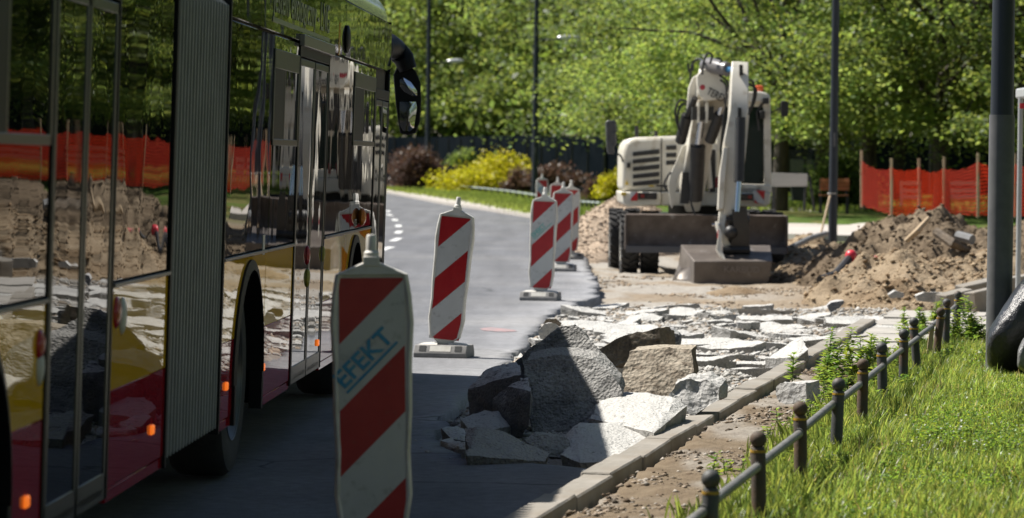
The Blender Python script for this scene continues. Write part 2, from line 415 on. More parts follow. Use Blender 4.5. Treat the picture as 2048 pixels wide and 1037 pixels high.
# park path, raised, with cut edge
mb = MB()
pp = [G(1520, 466, .17), G(1640, 470, .17), G(1752, 472, .17), G(1762, 462, .19), G(1745, 443, .25), G(1690, 427, .33), G(1600, 416, .365), G(1500, 413, .365)]
pp = [Vector(p) for p in pp]
mb.add(pp + [p - Vector((0, 0, .3)) for p in pp], [tuple(range(8))] + [((i + 1) % 8, i, i + 8, (i + 1) % 8 + 8) for i in range(8)])
tag(mb.build('park_path', mat('path_concrete', (.42, .38, .34), (.47, .44, .40), sc=1.2, rough=.9, bump=.2, bsc=20)), kind='structure')
# sidewalk slabs right of the kerb
mb = MB(); rnd = random.Random(3)
yy = 24.6
rowsN = 0
while yy < 33.6:
    dy = .5; x = kx(yy) + .02; k = 0
    while x < kx(yy) + (1.15 if yy < 29.5 else 2.4):
        w = .5
        if not (yy < 26.2 and rnd.random() < .3) and rnd.random() > .03:
            t = Matrix.Translation((x + w / 2, yy + dy / 2, .012 + rnd.uniform(-.006, .006))) @ Euler((rnd.uniform(-.02, .02), rnd.uniform(-.02, .02), math.atan(-.19) + rnd.uniform(-.01, .01))).to_matrix().to_4x4()
            mb.box(-w / 2 + .004, w / 2 - .004, -dy / 2 + .004, dy / 2 - .004, -.03, .03, t)
        x += w
    yy += dy
tag(mb.build('sidewalk', mat('paving_slab', (.33, .31, .28), (.40, .375, .34), sc=3, rough=.9, bump=.3, bsc=60, bd=.004), bevel=.004), kind='structure')

# lane markings
white_paint = mat('road_paint', (.75, .75, .73), (.5, .5, .5), sc=9, rough=.7)
for i, (px, py) in enumerate([(776, 423), (778.5, 430.5), (790, 440.5), (797, 452.5), (797, 465), (792, 479.8), (772, 498), (740, 522), (1041, 0)][:8]):
    p = G(px, py, 0); L_ = 2.6; w = .075
    nx = [-.05, -.09, -.06, -.035, -.01, .02, .04, .05][i]
    mb = MB(); d = Vector((nx * 1.0, 1, 0)).normalized() * L_ / 2; s = Vector((1, 0, 0)) * w
    mb.add([p - d - s + Vector((0, 0, .004)), p - d + s + Vector((0, 0, .004)), p + d + s + Vector((0, 0, .004)), p + d - s + Vector((0, 0, .004))], [(0, 1, 2, 3)])
    tag(mb.build('lane_marking', white_paint), kind='structure')
pink = mat('pink_spray', (.36, .22, .22), (.23, .215, .22), sc=14, rough=.8, lo=.45, hi=.6)
mb = MB(); q = [G(960, 657, .004), G(985, 655, .004), G(1030, 660, .004), G(1034, 663, .004), G(1000, 664, .004), G(965, 661, .004)]
mb.add(q, [tuple(range(6))]); tag(mb.build('road_paint_mark', pink), kind='structure')

# ------------------------------------------------------------------ kerb stones
kerbm = mat('kerb_concrete', (.22, .20, .17), (.30, .275, .24), sc=4, rough=.9, bump=.5, bsc=45, bd=.006, c3=(.20, .165, .125), sc3=2.0, lo3=.52, hi3=.72)
kd = Vector((.1936, 1, 0)).normalized(); kn = Vector((-kd.y, kd.x, 0))
rnd = random.Random(5)
def kerb_stone(p, ang, L_, z):
    mb = MB(); bm = bmesh.new(); bmesh.ops.create_cube(bm, size=1)
    bmesh.ops.scale(bm, vec=(.15, L_, .25), verts=bm.verts)
    bmesh.ops.bevel(bm, geom=bm.edges[:], offset=.008, segments=1, affect='EDGES')
    bmesh.ops.subdivide_edges(bm, edges=[e for e in bm.edges if e.calc_length() > .08], cuts=6, use_grid_fill=True)
    co = np.array([v.co for v in bm.verts]); nn = fbm(co[:, 0] * 14 + p.x * 9, co[:, 1] * 14 + p.y * 5, co[:, 2] * 14, 3, 2)
    bm.normal_update()
    for v, n in zip(bm.verts, nn): v.co += v.normal * (0.003 * n - 0.012 * max(0, n - .75))
    me = bpy.data.meshes.new('kerb_stone'); bm.to_mesh(me); bm.free(); me.materials.append(kerbm)
    o = bpy.data.objects.new('kerb_stone', me); COL.objects.link(o); o.location = p; o.rotation_euler = ang
    return o
y = 9.3; i = 0
while y < 30.0:
    p = Vector((kx(y + .5), y + .5, .08 - .125 + rnd.uniform(-.006, .006))) + kn * (.075 + rnd.uniform(-.008, .008))
    o = kerb_stone(p, (rnd.uniform(-.006, .006), rnd.uniform(-.02, .02), -math.atan(.1936) + rnd.uniform(-.008, .008)), .985, 0)
    tag(o, 'pale concrete kerb stone in the straight kerb between rubble and dirt strip', 'kerb stone', 'kerb stones in the near kerb')
    y += .9817; i += 1
# loose kerb stones stacked by the sand
for j, (px, py, d, rot, L_, lab) in enumerate([
    (1908, 606, 35.2, (.12, .1, -.75), .5, 'dark kerb stone lying lowest beside the sand heap, tipped left'),
    (1968, 602, 34.9, (.12, -.05, -.8), .5, 'orange-edged kerb stone lying in front of the others beside the lamp post'),
    (1955, 586, 36.0, (.14, .1, -.85), .6, 'long pale kerb stone on top of the stack left of the lamp post'),
    (2040, 574, 36.0, (.1, .0, -.9), .6, 'pale kerb stone of the stack right of the lamp post')]):
    p = W(px, py, d); o = kerb_stone(p, rot, L_, 0); o.name = 'loose_kerb_stone'
    tag(o, lab, 'kerb stone', 'loose kerb stones by the sand')

# ------------------------------------------------------------------ rocks
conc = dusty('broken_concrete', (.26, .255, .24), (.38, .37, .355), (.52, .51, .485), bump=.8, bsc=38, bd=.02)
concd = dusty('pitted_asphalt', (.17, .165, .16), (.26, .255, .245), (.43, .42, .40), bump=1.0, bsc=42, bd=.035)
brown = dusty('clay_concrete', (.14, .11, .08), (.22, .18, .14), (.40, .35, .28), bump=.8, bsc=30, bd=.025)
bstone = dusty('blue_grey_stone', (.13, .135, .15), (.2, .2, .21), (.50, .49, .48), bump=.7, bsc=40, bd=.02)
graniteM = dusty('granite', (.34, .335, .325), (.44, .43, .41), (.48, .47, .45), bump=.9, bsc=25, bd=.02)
def rock(name, pts, m, label, cat='rubble', cuts=3, amp=.012, group=None, seed=0):
    bm = bmesh.new()
    for p in pts: bm.verts.new(p)
    r = bmesh.ops.convex_hull(bm, input=bm.verts)
    bmesh.ops.delete(bm, geom=list({g for g in list(r['geom_interior']) + list(r['geom_unused']) if isinstance(g, bmesh.types.BMVert)}), context='VERTS')
    bmesh.ops.dissolve_limit(bm, angle_limit=R(4), verts=bm.verts, edges=bm.edges)
    bmesh.ops.triangulate(bm, faces=bm.faces)
    bmesh.ops.subdivide_edges(bm, edges=bm.edges[:], cuts=cuts, use_grid_fill=True)
    long_ = [e for e in bm.edges if e.calc_length() > (.045 if cuts > 1 else 9)]
    for _ in range(2):
        if long_ and len(bm.verts) < 9000:
            bmesh.ops.subdivide_edges(bm, edges=long_, cuts=1, use_grid_fill=True)
            bmesh.ops.triangulate(bm, faces=[f for f in bm.faces if len(f.verts) > 4])
            long_ = [e for e in bm.edges if e.calc_length() > .05]
    bm.normal_update()
    co = np.array([v.co for v in bm.verts])
    a = fbm(co[:, 0] * 4.5, co[:, 1] * 4.5, co[:, 2] * 4.5, 3, seed); b = fbm(co[:, 0] * 22, co[:, 1] * 22, co[:, 2] * 22, 3, seed + 50)
    rid = 1 - np.abs(fbm(co[:, 0] * 9, co[:, 1] * 9, co[:, 2] * 9, 2, seed + 80)) * 2
    for v, n1, n2, n3 in zip(bm.verts, a, b, rid): v.co += v.normal * (amp * 1.4 * n1 + amp * .55 * n2 + amp * .5 * n3)
    me = bpy.data.meshes.new(name); bm.to_mesh(me); bm.free(); me.materials.append(m)
    o = bpy.data.objects.new(name, me); COL.objects.link(o)
    me.polygons.foreach_set('use_smooth', [True] * len(me.polygons))
    me.set_sharp_from_angle(angle=R(28))
    recentre(o); tag(o, label, cat, group); return o
def face_rock(name, px, d, back, m, label, shrink=.9, tilt=0.0, yaw=0.0, **k):
    """px: outline of its camera-side face; tilt: metres deeper per pixel upward; back: thickness vector"""
    ymax = max(p[1] for p in px); xm = sum(p[0] for p in px) / len(px)
    f = [W(p[0], p[1], d + tilt * (ymax - p[1]) + yaw * (xm - p[0]) + (p[2] if len(p) > 2 else 0)) for p in px]
    c = sum(f, Vector()) / len(f); back = Vector(back)
    b = [c + (p - c) * shrink + back for p in f]
    return rock(name, f + b, m, label, **k)
def lay_rock(name, px, m, label, th=.12, **k):
    """px: (x, y, z) outline of its top face on the picture at height z"""
    f = [G(p[0], p[1], p[2]) for p in px]; c = sum(f, Vector()) / len(f)
    b = [c + (p - c) * .93 + Vector((0, 0, -th)) for p in f]
    return rock(name, f + b, m, label, **k)
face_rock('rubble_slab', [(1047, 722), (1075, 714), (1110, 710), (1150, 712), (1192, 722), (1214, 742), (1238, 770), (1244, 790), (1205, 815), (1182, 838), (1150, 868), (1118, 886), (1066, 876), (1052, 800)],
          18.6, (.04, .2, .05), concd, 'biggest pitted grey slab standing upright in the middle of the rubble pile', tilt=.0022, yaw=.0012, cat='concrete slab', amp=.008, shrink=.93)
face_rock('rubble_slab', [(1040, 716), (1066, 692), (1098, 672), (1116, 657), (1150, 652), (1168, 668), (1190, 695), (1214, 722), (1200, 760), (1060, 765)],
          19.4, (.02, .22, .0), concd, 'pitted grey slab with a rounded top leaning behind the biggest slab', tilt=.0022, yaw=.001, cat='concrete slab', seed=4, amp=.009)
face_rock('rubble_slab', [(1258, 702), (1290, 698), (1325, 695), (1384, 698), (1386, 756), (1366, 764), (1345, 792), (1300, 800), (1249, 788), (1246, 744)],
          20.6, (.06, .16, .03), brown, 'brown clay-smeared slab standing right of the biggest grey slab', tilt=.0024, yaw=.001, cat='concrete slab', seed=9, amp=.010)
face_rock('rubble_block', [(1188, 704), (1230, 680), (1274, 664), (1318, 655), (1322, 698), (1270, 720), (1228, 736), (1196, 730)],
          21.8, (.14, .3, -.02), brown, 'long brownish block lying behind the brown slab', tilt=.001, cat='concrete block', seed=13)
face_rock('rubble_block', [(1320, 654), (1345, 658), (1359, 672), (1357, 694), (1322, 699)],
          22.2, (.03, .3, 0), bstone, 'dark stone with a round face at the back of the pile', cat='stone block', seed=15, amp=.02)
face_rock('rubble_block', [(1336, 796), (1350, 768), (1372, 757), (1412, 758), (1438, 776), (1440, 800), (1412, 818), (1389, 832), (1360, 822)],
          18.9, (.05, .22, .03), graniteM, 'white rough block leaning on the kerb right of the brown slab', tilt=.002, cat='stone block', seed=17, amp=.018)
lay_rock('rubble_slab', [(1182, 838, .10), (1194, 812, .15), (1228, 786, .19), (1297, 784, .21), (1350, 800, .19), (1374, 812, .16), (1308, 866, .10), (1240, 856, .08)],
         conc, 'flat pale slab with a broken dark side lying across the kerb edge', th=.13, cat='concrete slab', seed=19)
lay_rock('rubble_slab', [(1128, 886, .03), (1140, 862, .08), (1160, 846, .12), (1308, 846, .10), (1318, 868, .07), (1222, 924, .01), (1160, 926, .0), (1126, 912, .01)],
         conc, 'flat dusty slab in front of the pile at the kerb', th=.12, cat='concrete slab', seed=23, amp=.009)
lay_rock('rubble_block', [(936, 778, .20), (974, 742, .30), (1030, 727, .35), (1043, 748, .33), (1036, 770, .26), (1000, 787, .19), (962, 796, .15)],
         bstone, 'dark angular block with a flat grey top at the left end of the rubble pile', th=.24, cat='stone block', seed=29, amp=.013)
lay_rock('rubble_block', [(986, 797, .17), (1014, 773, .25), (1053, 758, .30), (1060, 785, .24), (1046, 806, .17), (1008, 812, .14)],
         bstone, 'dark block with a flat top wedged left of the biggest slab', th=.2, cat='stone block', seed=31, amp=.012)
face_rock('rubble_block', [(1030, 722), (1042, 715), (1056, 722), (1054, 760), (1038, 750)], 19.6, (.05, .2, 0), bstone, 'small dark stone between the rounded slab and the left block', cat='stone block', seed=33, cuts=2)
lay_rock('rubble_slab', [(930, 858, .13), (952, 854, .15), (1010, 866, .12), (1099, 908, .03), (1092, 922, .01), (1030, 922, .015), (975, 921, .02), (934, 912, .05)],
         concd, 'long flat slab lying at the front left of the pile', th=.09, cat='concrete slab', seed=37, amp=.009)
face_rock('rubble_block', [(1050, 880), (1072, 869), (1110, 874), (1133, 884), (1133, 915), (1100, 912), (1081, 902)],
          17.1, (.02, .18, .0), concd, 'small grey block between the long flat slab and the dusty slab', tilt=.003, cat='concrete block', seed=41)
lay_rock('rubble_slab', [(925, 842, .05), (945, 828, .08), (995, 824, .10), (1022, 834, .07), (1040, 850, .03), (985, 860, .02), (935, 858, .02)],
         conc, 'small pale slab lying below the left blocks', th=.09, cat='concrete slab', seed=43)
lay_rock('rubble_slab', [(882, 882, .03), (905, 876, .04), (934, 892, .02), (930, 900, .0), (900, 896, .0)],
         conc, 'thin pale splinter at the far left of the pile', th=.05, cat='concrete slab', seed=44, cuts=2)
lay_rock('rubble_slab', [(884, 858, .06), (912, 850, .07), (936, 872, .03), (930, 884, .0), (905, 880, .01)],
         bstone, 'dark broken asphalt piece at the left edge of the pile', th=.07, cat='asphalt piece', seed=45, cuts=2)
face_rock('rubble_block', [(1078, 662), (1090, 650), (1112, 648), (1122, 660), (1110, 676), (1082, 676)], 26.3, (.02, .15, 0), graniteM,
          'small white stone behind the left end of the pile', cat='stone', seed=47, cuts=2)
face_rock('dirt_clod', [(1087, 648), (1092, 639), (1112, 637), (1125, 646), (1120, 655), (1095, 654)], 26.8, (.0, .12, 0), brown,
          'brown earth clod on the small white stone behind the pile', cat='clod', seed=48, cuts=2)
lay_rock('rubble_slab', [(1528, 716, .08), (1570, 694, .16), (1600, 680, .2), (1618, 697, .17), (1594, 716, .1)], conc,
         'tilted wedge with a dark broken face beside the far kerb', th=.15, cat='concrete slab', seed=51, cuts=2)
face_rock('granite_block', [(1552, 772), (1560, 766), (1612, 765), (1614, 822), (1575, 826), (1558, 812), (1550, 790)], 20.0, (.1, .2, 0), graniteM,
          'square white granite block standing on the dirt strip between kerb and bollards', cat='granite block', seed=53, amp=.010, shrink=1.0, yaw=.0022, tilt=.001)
# scattered slabs of the broken pavement
rnd = random.Random(21)
placed = []; n_ = 0
for t in range(4000):
    yy = rnd.uniform(21.5, 36.0) ** 1.0; e = float(edge(yy)); xr = kx(yy) - .2 if yy < 29.5 else kx(29.5) + .6
    if xr - e < .2: continue
    size = rnd.choice([.15, .3, .5, .7, .95, 1.2]) * rnd.uniform(.8, 1.15)
    if xr - e < size * .6: continue
    xx = rnd.uniform(e + size * .3, xr - .05)
    if any((xx - a) ** 2 + ((yy - b) * .8) ** 2 < (.36 * (size + c)) ** 2 for a, b, c in placed): continue
    if yy < 23.5 and xx < kx(yy) - 1.0 and size > .4: continue
    placed.append((xx, yy, size)); n_ += 1
    if n_ > 130: break
    k = rnd.randint(5, 7); th = rnd.uniform(.08, .15) * min(1, size * 3); pts = []
    tilt = Euler((rnd.gauss(.0, .085), rnd.gauss(0, .085), rnd.uniform(0, 6.3))).to_matrix()
    z0 = rnd.uniform(-.02, .018) - th * .8 + (rnd.uniform(0, .05) if rnd.random() < .2 else 0) - (.03 if yy > 33.5 else 0)
    for j in range(k):
        a = 2 * math.pi * (j + rnd.uniform(-.35, .35)) / k; r = size / 2 * rnd.uniform(.7, 1.15)
        pts.append(tilt @ Vector((r * math.cos(a), r * math.sin(a) * .85, 0)) + Vector((xx, yy, z0 + th * .8)))
        pts.append(tilt @ Vector((r * .93 * math.cos(a), r * .93 * math.sin(a) * .85, -th)) + Vector((xx, yy, z0 + th * .8)))
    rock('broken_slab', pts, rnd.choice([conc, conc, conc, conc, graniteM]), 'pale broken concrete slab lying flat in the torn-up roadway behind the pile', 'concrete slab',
         cuts=1 if size < .35 else 2, amp=.012, group='broken slabs of the torn-up roadway', seed=t)
# loose gravel and clods on the dirt strip and between the slabs
def gravel(name, n, fpos, smin, smax, m, label, seed, cols, pw=4.0):
    rg = np.random.default_rng(seed); X, Y, Z = fpos(rg, n); n = len(X)
    base = np.array([(1, 0, 0), (0, 1, 0), (-1, 0, 0), (0, -1, 0), (0, 0, .8), (0, 0, -.8)]); F_ = np.array([(0, 1, 4), (1, 2, 4), (2, 3, 4), (3, 0, 4), (1, 0, 5), (2, 1, 5), (3, 2, 5), (0, 3, 5)])
    s_ = (smin + (smax - smin) * rg.uniform(0, 1, n) ** pw)[:, None, None]; a = rg.uniform(0, 6.28, n); ca, sa = np.cos(a), np.sin(a)
    v = base[None] * rg.uniform(.55, 1.25, (n, 6, 1)) + rg.normal(size=(n, 6, 3)) * .12; v = v * s_ * np.array([1, .8, .65])
    vx = v[..., 0] * ca[:, None] - v[..., 1] * sa[:, None]; vy = v[..., 0] * sa[:, None] + v[..., 1] * ca[:, None]
    V = np.stack([vx + X[:, None], vy + Y[:, None], v[..., 2] + Z[:, None]], -1).reshape(-1, 3)
    Q = (F_[None] + (np.arange(n) * 6)[:, None, None]).reshape(-1, 3)
    c = np.array(cols)[rg.integers(0, len(cols), n)] * rg.uniform(.75, 1.2, (n, 1))
    return tag(npmesh(name, V, Q, m, col=np.repeat(c, 6, 0)), label, 'gravel', kind='stuff')
grvm = mat('loose_grit', (1, 1, 1), (.8, .78, .76), sc=40, rough=.95, attr=True, spec=.1, bump=.4, bsc=80)
def p1(rg, n):
    y = 9.5 + 20 * rg.uniform(0, 1, n) ** 1.2; x = kx(y) + rg.uniform(0, 1, n) ** 1.3 * .9; k = fbm(x * 3, y * 2, 0, 3, 71) + rg.normal(size=n) * .25 > .05; x, y = x[k], y[k]; return x, y, zt(x, y)
gravel('dirt_clods', 26000, p1, .003, .028, grvm, 'dark clods and grit strewn over the dirt strip behind the kerb', 1, [(.16, .12, .085), (.24, .19, .14), (.34, .28, .22), (.12, .10, .08), (.42, .38, .33)], 2.6)
def p2(rg, n):
    y = rg.uniform(18, 36.5, n); e = edge(y); r = np.where(y < 29.7, kx(y) - .16, kx(29.7) + .9); x = e + (r - e) * rg.uniform(.02, 1, n); return x, y, np.maximum(zt(x, y), np.where(x < e, .0, -9)) + .003
gravel('rubble_grit', 42000, p2, .004, .055, grvm, 'pale crushed concrete crumbs between the broken slabs', 2, [(.48, .465, .44), (.4, .39, .365), (.30, .29, .27), (.52, .51, .48), (.35, .29, .23)])
def p3(rg, n):
    y = rg.uniform(15.5, 19, n); x = rg.uniform(-.9, 1.2, n); k = (x < kx(y) - .17) & (((x - .35) / .9) ** 2 + ((y - 17.6) / 1.3) ** 2 < rg.uniform(.2, 1.2, n)); x, y = x[k], y[k]; return x, y, np.where(x > edge(y), zt(x, y), .0)
gravel('crumbs', 1500, p3, .003, .02, grvm, 'grey crumbs around the foot of the rubble pile', 3, [(.4, .39, .37), (.3, .3, .3), (.2, .2, .2)])
print('rocks', n_)

# ------------------------------------------------------------------ heaps
def heap(name, blobs, m, label, cat, res=.07, x0=0, x1=1, y0=0, y1=1, rough=.1, seed=0, base=-.12, colf=None, fs=1.0, ter=0.0):
    xs = np.arange(x0, x1, res); ys = np.arange(y0, y1, res * 1.3)
    def zf(X, Y):
        Z = np.zeros_like(X) - .0
        for (cx, cy, rx, ry, h) in blobs:
            q = np.sqrt(((X - cx) / rx) ** 2 + ((Y - cy) / ry) ** 2) + .14 * fbm(X * 1.1, Y * 1.1, 0, 3, seed + 1)
            Z = np.maximum(Z, h * np.clip(1 - q, 0, 1) ** .85)
        env = np.clip(Z * 5, 0, 1)
        r1 = fbm(X * 3.2 * fs, Y * 3.2 * fs, 0, 4, seed, .55); r2 = 1 - 2 * np.abs(fbm(X * 2.0 * fs, Y * 2.4 * fs, 0, 3, seed + 9))
        r3 = vn(X * 11 * fs, Y * 11 * fs, 0, seed + 3)
        Z = Z + env * rough * (r1 * .8 + r2 * .55 + r3 * .18)
        edge_f = np.minimum(np.minimum(X - X.min(), X.max() - X), np.minimum(Y - Y.min(), Y.max() - Y)) / .3
        return base + np.where(Z > .005, Z, -.15) * 1.0 + 0 * edge_f
    o = gridmesh(name, xs, ys, zf, m, colf, smooth=True); recentre(o, ((x0 + x1) / 2, (y0 + y1) / 2, base)); return tag(o, label, cat)
sandm = mat('sand', (.29, .22, .145), (.37, .29, .20), sc=4, rough=.97, bump=1, bsc=22, bd=.05, c3=(.22, .155, .095), sc3=1.3, lo3=.48, hi3=.66, spec=.1)
soilm = mat('dark_soil', (.125, .093, .062), (.20, .152, .105), sc=3.5, rough=.97, bump=1, bsc=18, bd=.06, c3=(.27, .21, .145), sc3=1.3, spec=.1)
gravm = mat('gravel_tan', (.40, .30, .22), (.56, .45, .34), sc=26, rough=.95, bump=1, bsc=30, bd=.05, spec=.1)
def bp(px, py, d): w = W(px, py, d); return w.x, d, w.z
def blob(px, py, d, wpx, ry, base=-.12):
    x, y, z = bp(px, py, d); return (x, y, wpx / F * d, ry, z - base)
heap('gravel_heap', [blob(1235, 383, 60, 140, 3.2), blob(1290, 400, 62, 100, 3), blob(1190, 460, 57, 95, 2.6)], gravm, 'tan gravel heap behind the left wheels of the excavator', 'gravel heap',
     x0=.9, x1=4.6, y0=53, y1=67, rough=.05, seed=3, res=.08)
heap('soil_heap', [blob(1868, 430, 45, 210, 3.4), blob(1785, 443, 46, 220, 3.2), blob(1950, 475, 44, 190, 3.0), blob(1735, 485, 45, 130, 2.6)], soilm, 'tall dark soil heap with roots in front of the red netting', 'soil heap',
     x0=2.6, x1=10.5, y0=41, y1=51, rough=.17, seed=14, res=.05)
heap('sand_heap', [blob(1800, 508, 39.5, 190, 2.4), blob(1900, 520, 40, 230, 2.2), blob(1720, 540, 40, 100, 2.2), blob(2010, 505, 41, 200, 2.4)], sandm, 'light sand heap in front of the dark soil heap', 'sand heap',
     x0=2.7, x1=10, y0=36.6, y1=43.5, rough=.12, seed=25, res=.045)
heap('sand_bank', [blob(1620, 478, 56, 110, 5), blob(1600, 500, 51, 110, 4), blob(1690, 500, 50, 120, 4), blob(1655, 530, 47, 120, 2.6)], sandm, 'low sandy bank around the foot of the dark lamp post', 'sand bank',
     x0=3.4, x1=8.2, y0=43.5, y1=62, rough=.11, seed=35, res=.08)
heap('soil_heap', [blob(1985, 455, 52, 170, 3), blob(2120, 440, 50, 220, 4), blob(2300, 450, 46, 240, 4)], soilm, 'lower soil heap behind the thick lamp post', 'soil heap',
     x0=5.5, x1=15, y0=44, y1=57, rough=.13, seed=45, res=.1)
heap('sand_mound', [blob(1470, 575, 42.0, 60, .5, -.15)], sandm, 'small clod-covered sand mound in front of the digging bucket', 'sand mound', x0=2.2, x1=3.8, y0=41, y1=43, rough=.03, seed=55, res=.03, base=-.13)
heap('dirt_mound', [(kx(22) + .62, 22.2, .55, .8, .12)], soilm, 'small reddish dirt mound behind the granite block', 'dirt mound', x0=kx(22) + .1, x1=kx(22) + 1.2, y0=21.3, y1=23.1, rough=.04, seed=56, res=.02, base=.0, fs=3)
def clods(hname, n, smin, smax, cols, seed, label, pw=2.5):
    for o in [o for o in COL.objects if o.name.split('.')[0] == hname]:
        me = o.data; a = np.empty(len(me.vertices) * 3); me.vertices.foreach_get('co', a); a = a.reshape(-1, 3) + np.array(o.location); a = a[a[:, 2] > o.location.z + .03]
        def pf(rg, n): q = a[rg.integers(0, len(a), n)] + rg.normal(size=(n, 3)) * np.array([.03, .03, .0]); return q[:, 0], q[:, 1], q[:, 2]
        gravel(hname.replace('heap', 'clods').replace('bank', 'clods'), n, pf, smin, smax, grvm, label, seed, cols, pw)
clods('soil_heap', 8000, .008, .055, [(.13, .098, .066), (.17, .13, .09), (.10, .075, .05), (.22, .17, .12)], 4, 'dark soil clods lying over the soil heap')
clods('sand_heap', 6000, .008, .06, [(.36, .265, .17), (.28, .20, .125), (.42, .33, .22)], 5, 'sand lumps lying over the light sand heap')
clods('sand_bank', 5000, .01, .08, [(.34, .25, .16), (.25, .18, .115), (.42, .33, .22)], 6, 'sand lumps on the low sandy bank')
clods('gravel_heap', 9000, .01, .05, [(.46, .36, .27), (.36, .27, .2), (.55, .46, .36), (.3, .25, .2)], 7, 'pebbles over the tan gravel heap', 1.5)
def p4(rg, n):
    y = rg.uniform(33, 48, n); x = rg.uniform(1.1, 6.5, n); k = fbm(x * 1.3, y * .8, 0, 3, 91) + rg.normal(size=n) * .2 > .12; x, y = x[k], y[k]; return x, y, zt(x, y)
gravel('site_grit', 14000, p4, .006, .06, grvm, 'crumbs of sand and stone on the flat ground round the excavator', 8, [(.36, .28, .2), (.28, .22, .16), (.45, .4, .33), (.22, .17, .12)])
# boards and roots in the soil heap
wood = mat('raw_wood', (.42, .31, .19), (.52, .40, .26), sc=6, rough=.8, bump=.3, bsc=40, stretch=(1, 1, .15))
mb = MB(); mb.tube([W(1812, 482, 43.3), W(1835, 462, 43.2), W(1858, 436, 43.3)], [.035, .045, .03], 7)
o = mb.build('tree_root', wood, smooth=True); recentre(o); tag(o, 'pale root sticking up out of the dark soil heap', 'root')
mb = MB(); mb.tube([W(1872, 464, 42.9), W(1905, 487, 42.6), W(1945, 505, 42.8)], [.06, .07, .035], 7)
o = mb.build('tree_root', mat('bark_dark', (.10, .075, .05), (.18, .135, .09), sc=12, bump=1, bsc=30, bd=.03), smooth=True); recentre(o); tag(o, 'thick dark root lying down the right slope of the soil heap', 'root')
mb = MB(); mb.tube([W(1915, 472, 43), W(1945, 480, 42.8)], .07, 8)
o = mb.build('drain_pipe', mat('grey_pipe', (.16, .16, .16), (.22, .22, .22), rough=.5), smooth=True); recentre(o); tag(o, 'short dark grey pipe end on the right side of the soil heap', 'pipe')
blk = mat('black_rubber', (.018, .018, .02), (.03, .03, .03), sc=8, rough=.55)
redp = mat('red_plastic', (.62, .03, .05), rough=.4)
def capped_pipe(pts, cap, label, r=.05):
    root = empty('cable_duct', pts[0], label=label, cat='pipe')
    MB().tube(pts, r, 8).build('duct', blk, root, smooth=True)
    MB().ball(cap, r * 1.5, 10, 8).build('end_cap', redp, root, smooth=True)
capped_pipe([W(1640, 560, 42), W(1672, 548, 42.6), W(1688, 530, 43), W(1700, 515, 43.2)], W(1702, 512, 43.2), 'black cable duct with a bright red cap curving out of the trench', .055)
capped_pipe([W(1722, 528, 42.4), W(1740, 520, 42.3), W(1750, 518, 42.2)], W(1753, 518, 42.2), 'short black duct with a small red cap in the sand heap', .03)
mb = MB(); mb.tube([W(1560, 505, 50), W(1590, 492, 51), W(1620, 477, 53), W(1652, 468, 56)], .05, 8)
o = mb.build('drain_pipe', MATS['grey_pipe'], smooth=True); recentre(o); tag(o, 'long thin grey pipe lying on the sandy bank behind the shovel', 'pipe')
face_rock('white_stone', [(1778, 590), (1790, 583), (1806, 588), (1806, 594), (1782, 596)], 36.5, (0, .2, 0), graniteM, 'white stone lying at the foot of the sand heap', cat='stone', cuts=1, seed=3)
face_rock('grey_stone', [(1832, 592), (1850, 586), (1893, 588), (1896, 602), (1836, 603)], 35.6, (0, .25, 0), conc, 'grey flat stone behind the last bollards', cat='stone', cuts=1, seed=6)
face_rock('blue_stone', [(1655, 612), (1662, 605), (1688, 602), (1690, 608), (1662, 624)], 33.0, (0.02, .25, 0), bstone, 'dark blue-grey stone lying on the sandy flat in front of the trench', cat='stone', cuts=1, seed=8)
print('heaps ok')
# ------------------------------------------------------------------ guide beacons
plast = mat('beacon_plastic', (.52, .50, .45), (.64, .62, .57), sc=7, rough=.55, c3=(.36, .33, .27), sc3=5, lo3=.55, hi3=.75)
redf = mat('beacon_red', (.33, .008, .013), (.39, .018, .02), sc=9, rough=.35, c3=(.30, .03, .03), sc3=30, lo3=.6, hi3=.75)
whitef = mat('beacon_white', (.47, .475, .46), (.54, .54, .52), sc=5, rough=.4, c3=(.33, .33, .31), sc3=18, lo3=.58, hi3=.75)
footm = mat('beacon_foot_rubber', (.19, .185, .18), (.27, .26, .25), sc=9, rough=.85, bump=.3, bsc=60, bd=.004)
footd = mat('foot_dark', (.05, .05, .05), rough=.9)
bluei = mat('stencil_blue', (.02, .22, .42), (.10, .30, .42), sc=30, rough=.6)
cyani = mat('stencil_teal', (.10, .42, .38), (.3, .5, .46), sc=30, rough=.6)
def clip_band(a0, a1, w=.25, h=1.0, flip=False):
    """polygon of the stripe between lines v = a - u (v down from the top)"""
    pts = []
    def inside(poly, f):
        out = []
        for i in range(len(poly)):
            p, q = poly[i], poly[(i + 1) % len(poly)]; fp, fq = f(p), f(q)
            if fp >= 0: out.append(p)
            if (fp >= 0) != (fq >= 0): t = fp / (fp - fq); out.append((p[0] + (q[0] - p[0]) * t, p[1] + (q[1] - p[1]) * t))
        return out
    poly = [(0, 0), (w, 0), (w, h), (0, h)]
    poly = inside(poly, lambda p: p[1] + p[0] - a0); poly = inside(poly, lambda p: a1 - p[1] - p[0])
    if flip: poly = [(w - p[0], p[1]) for p in poly]
    return [(p[0] - w / 2, 1.24 - .12 - p[1] * 1.0 + .0) for p in poly]
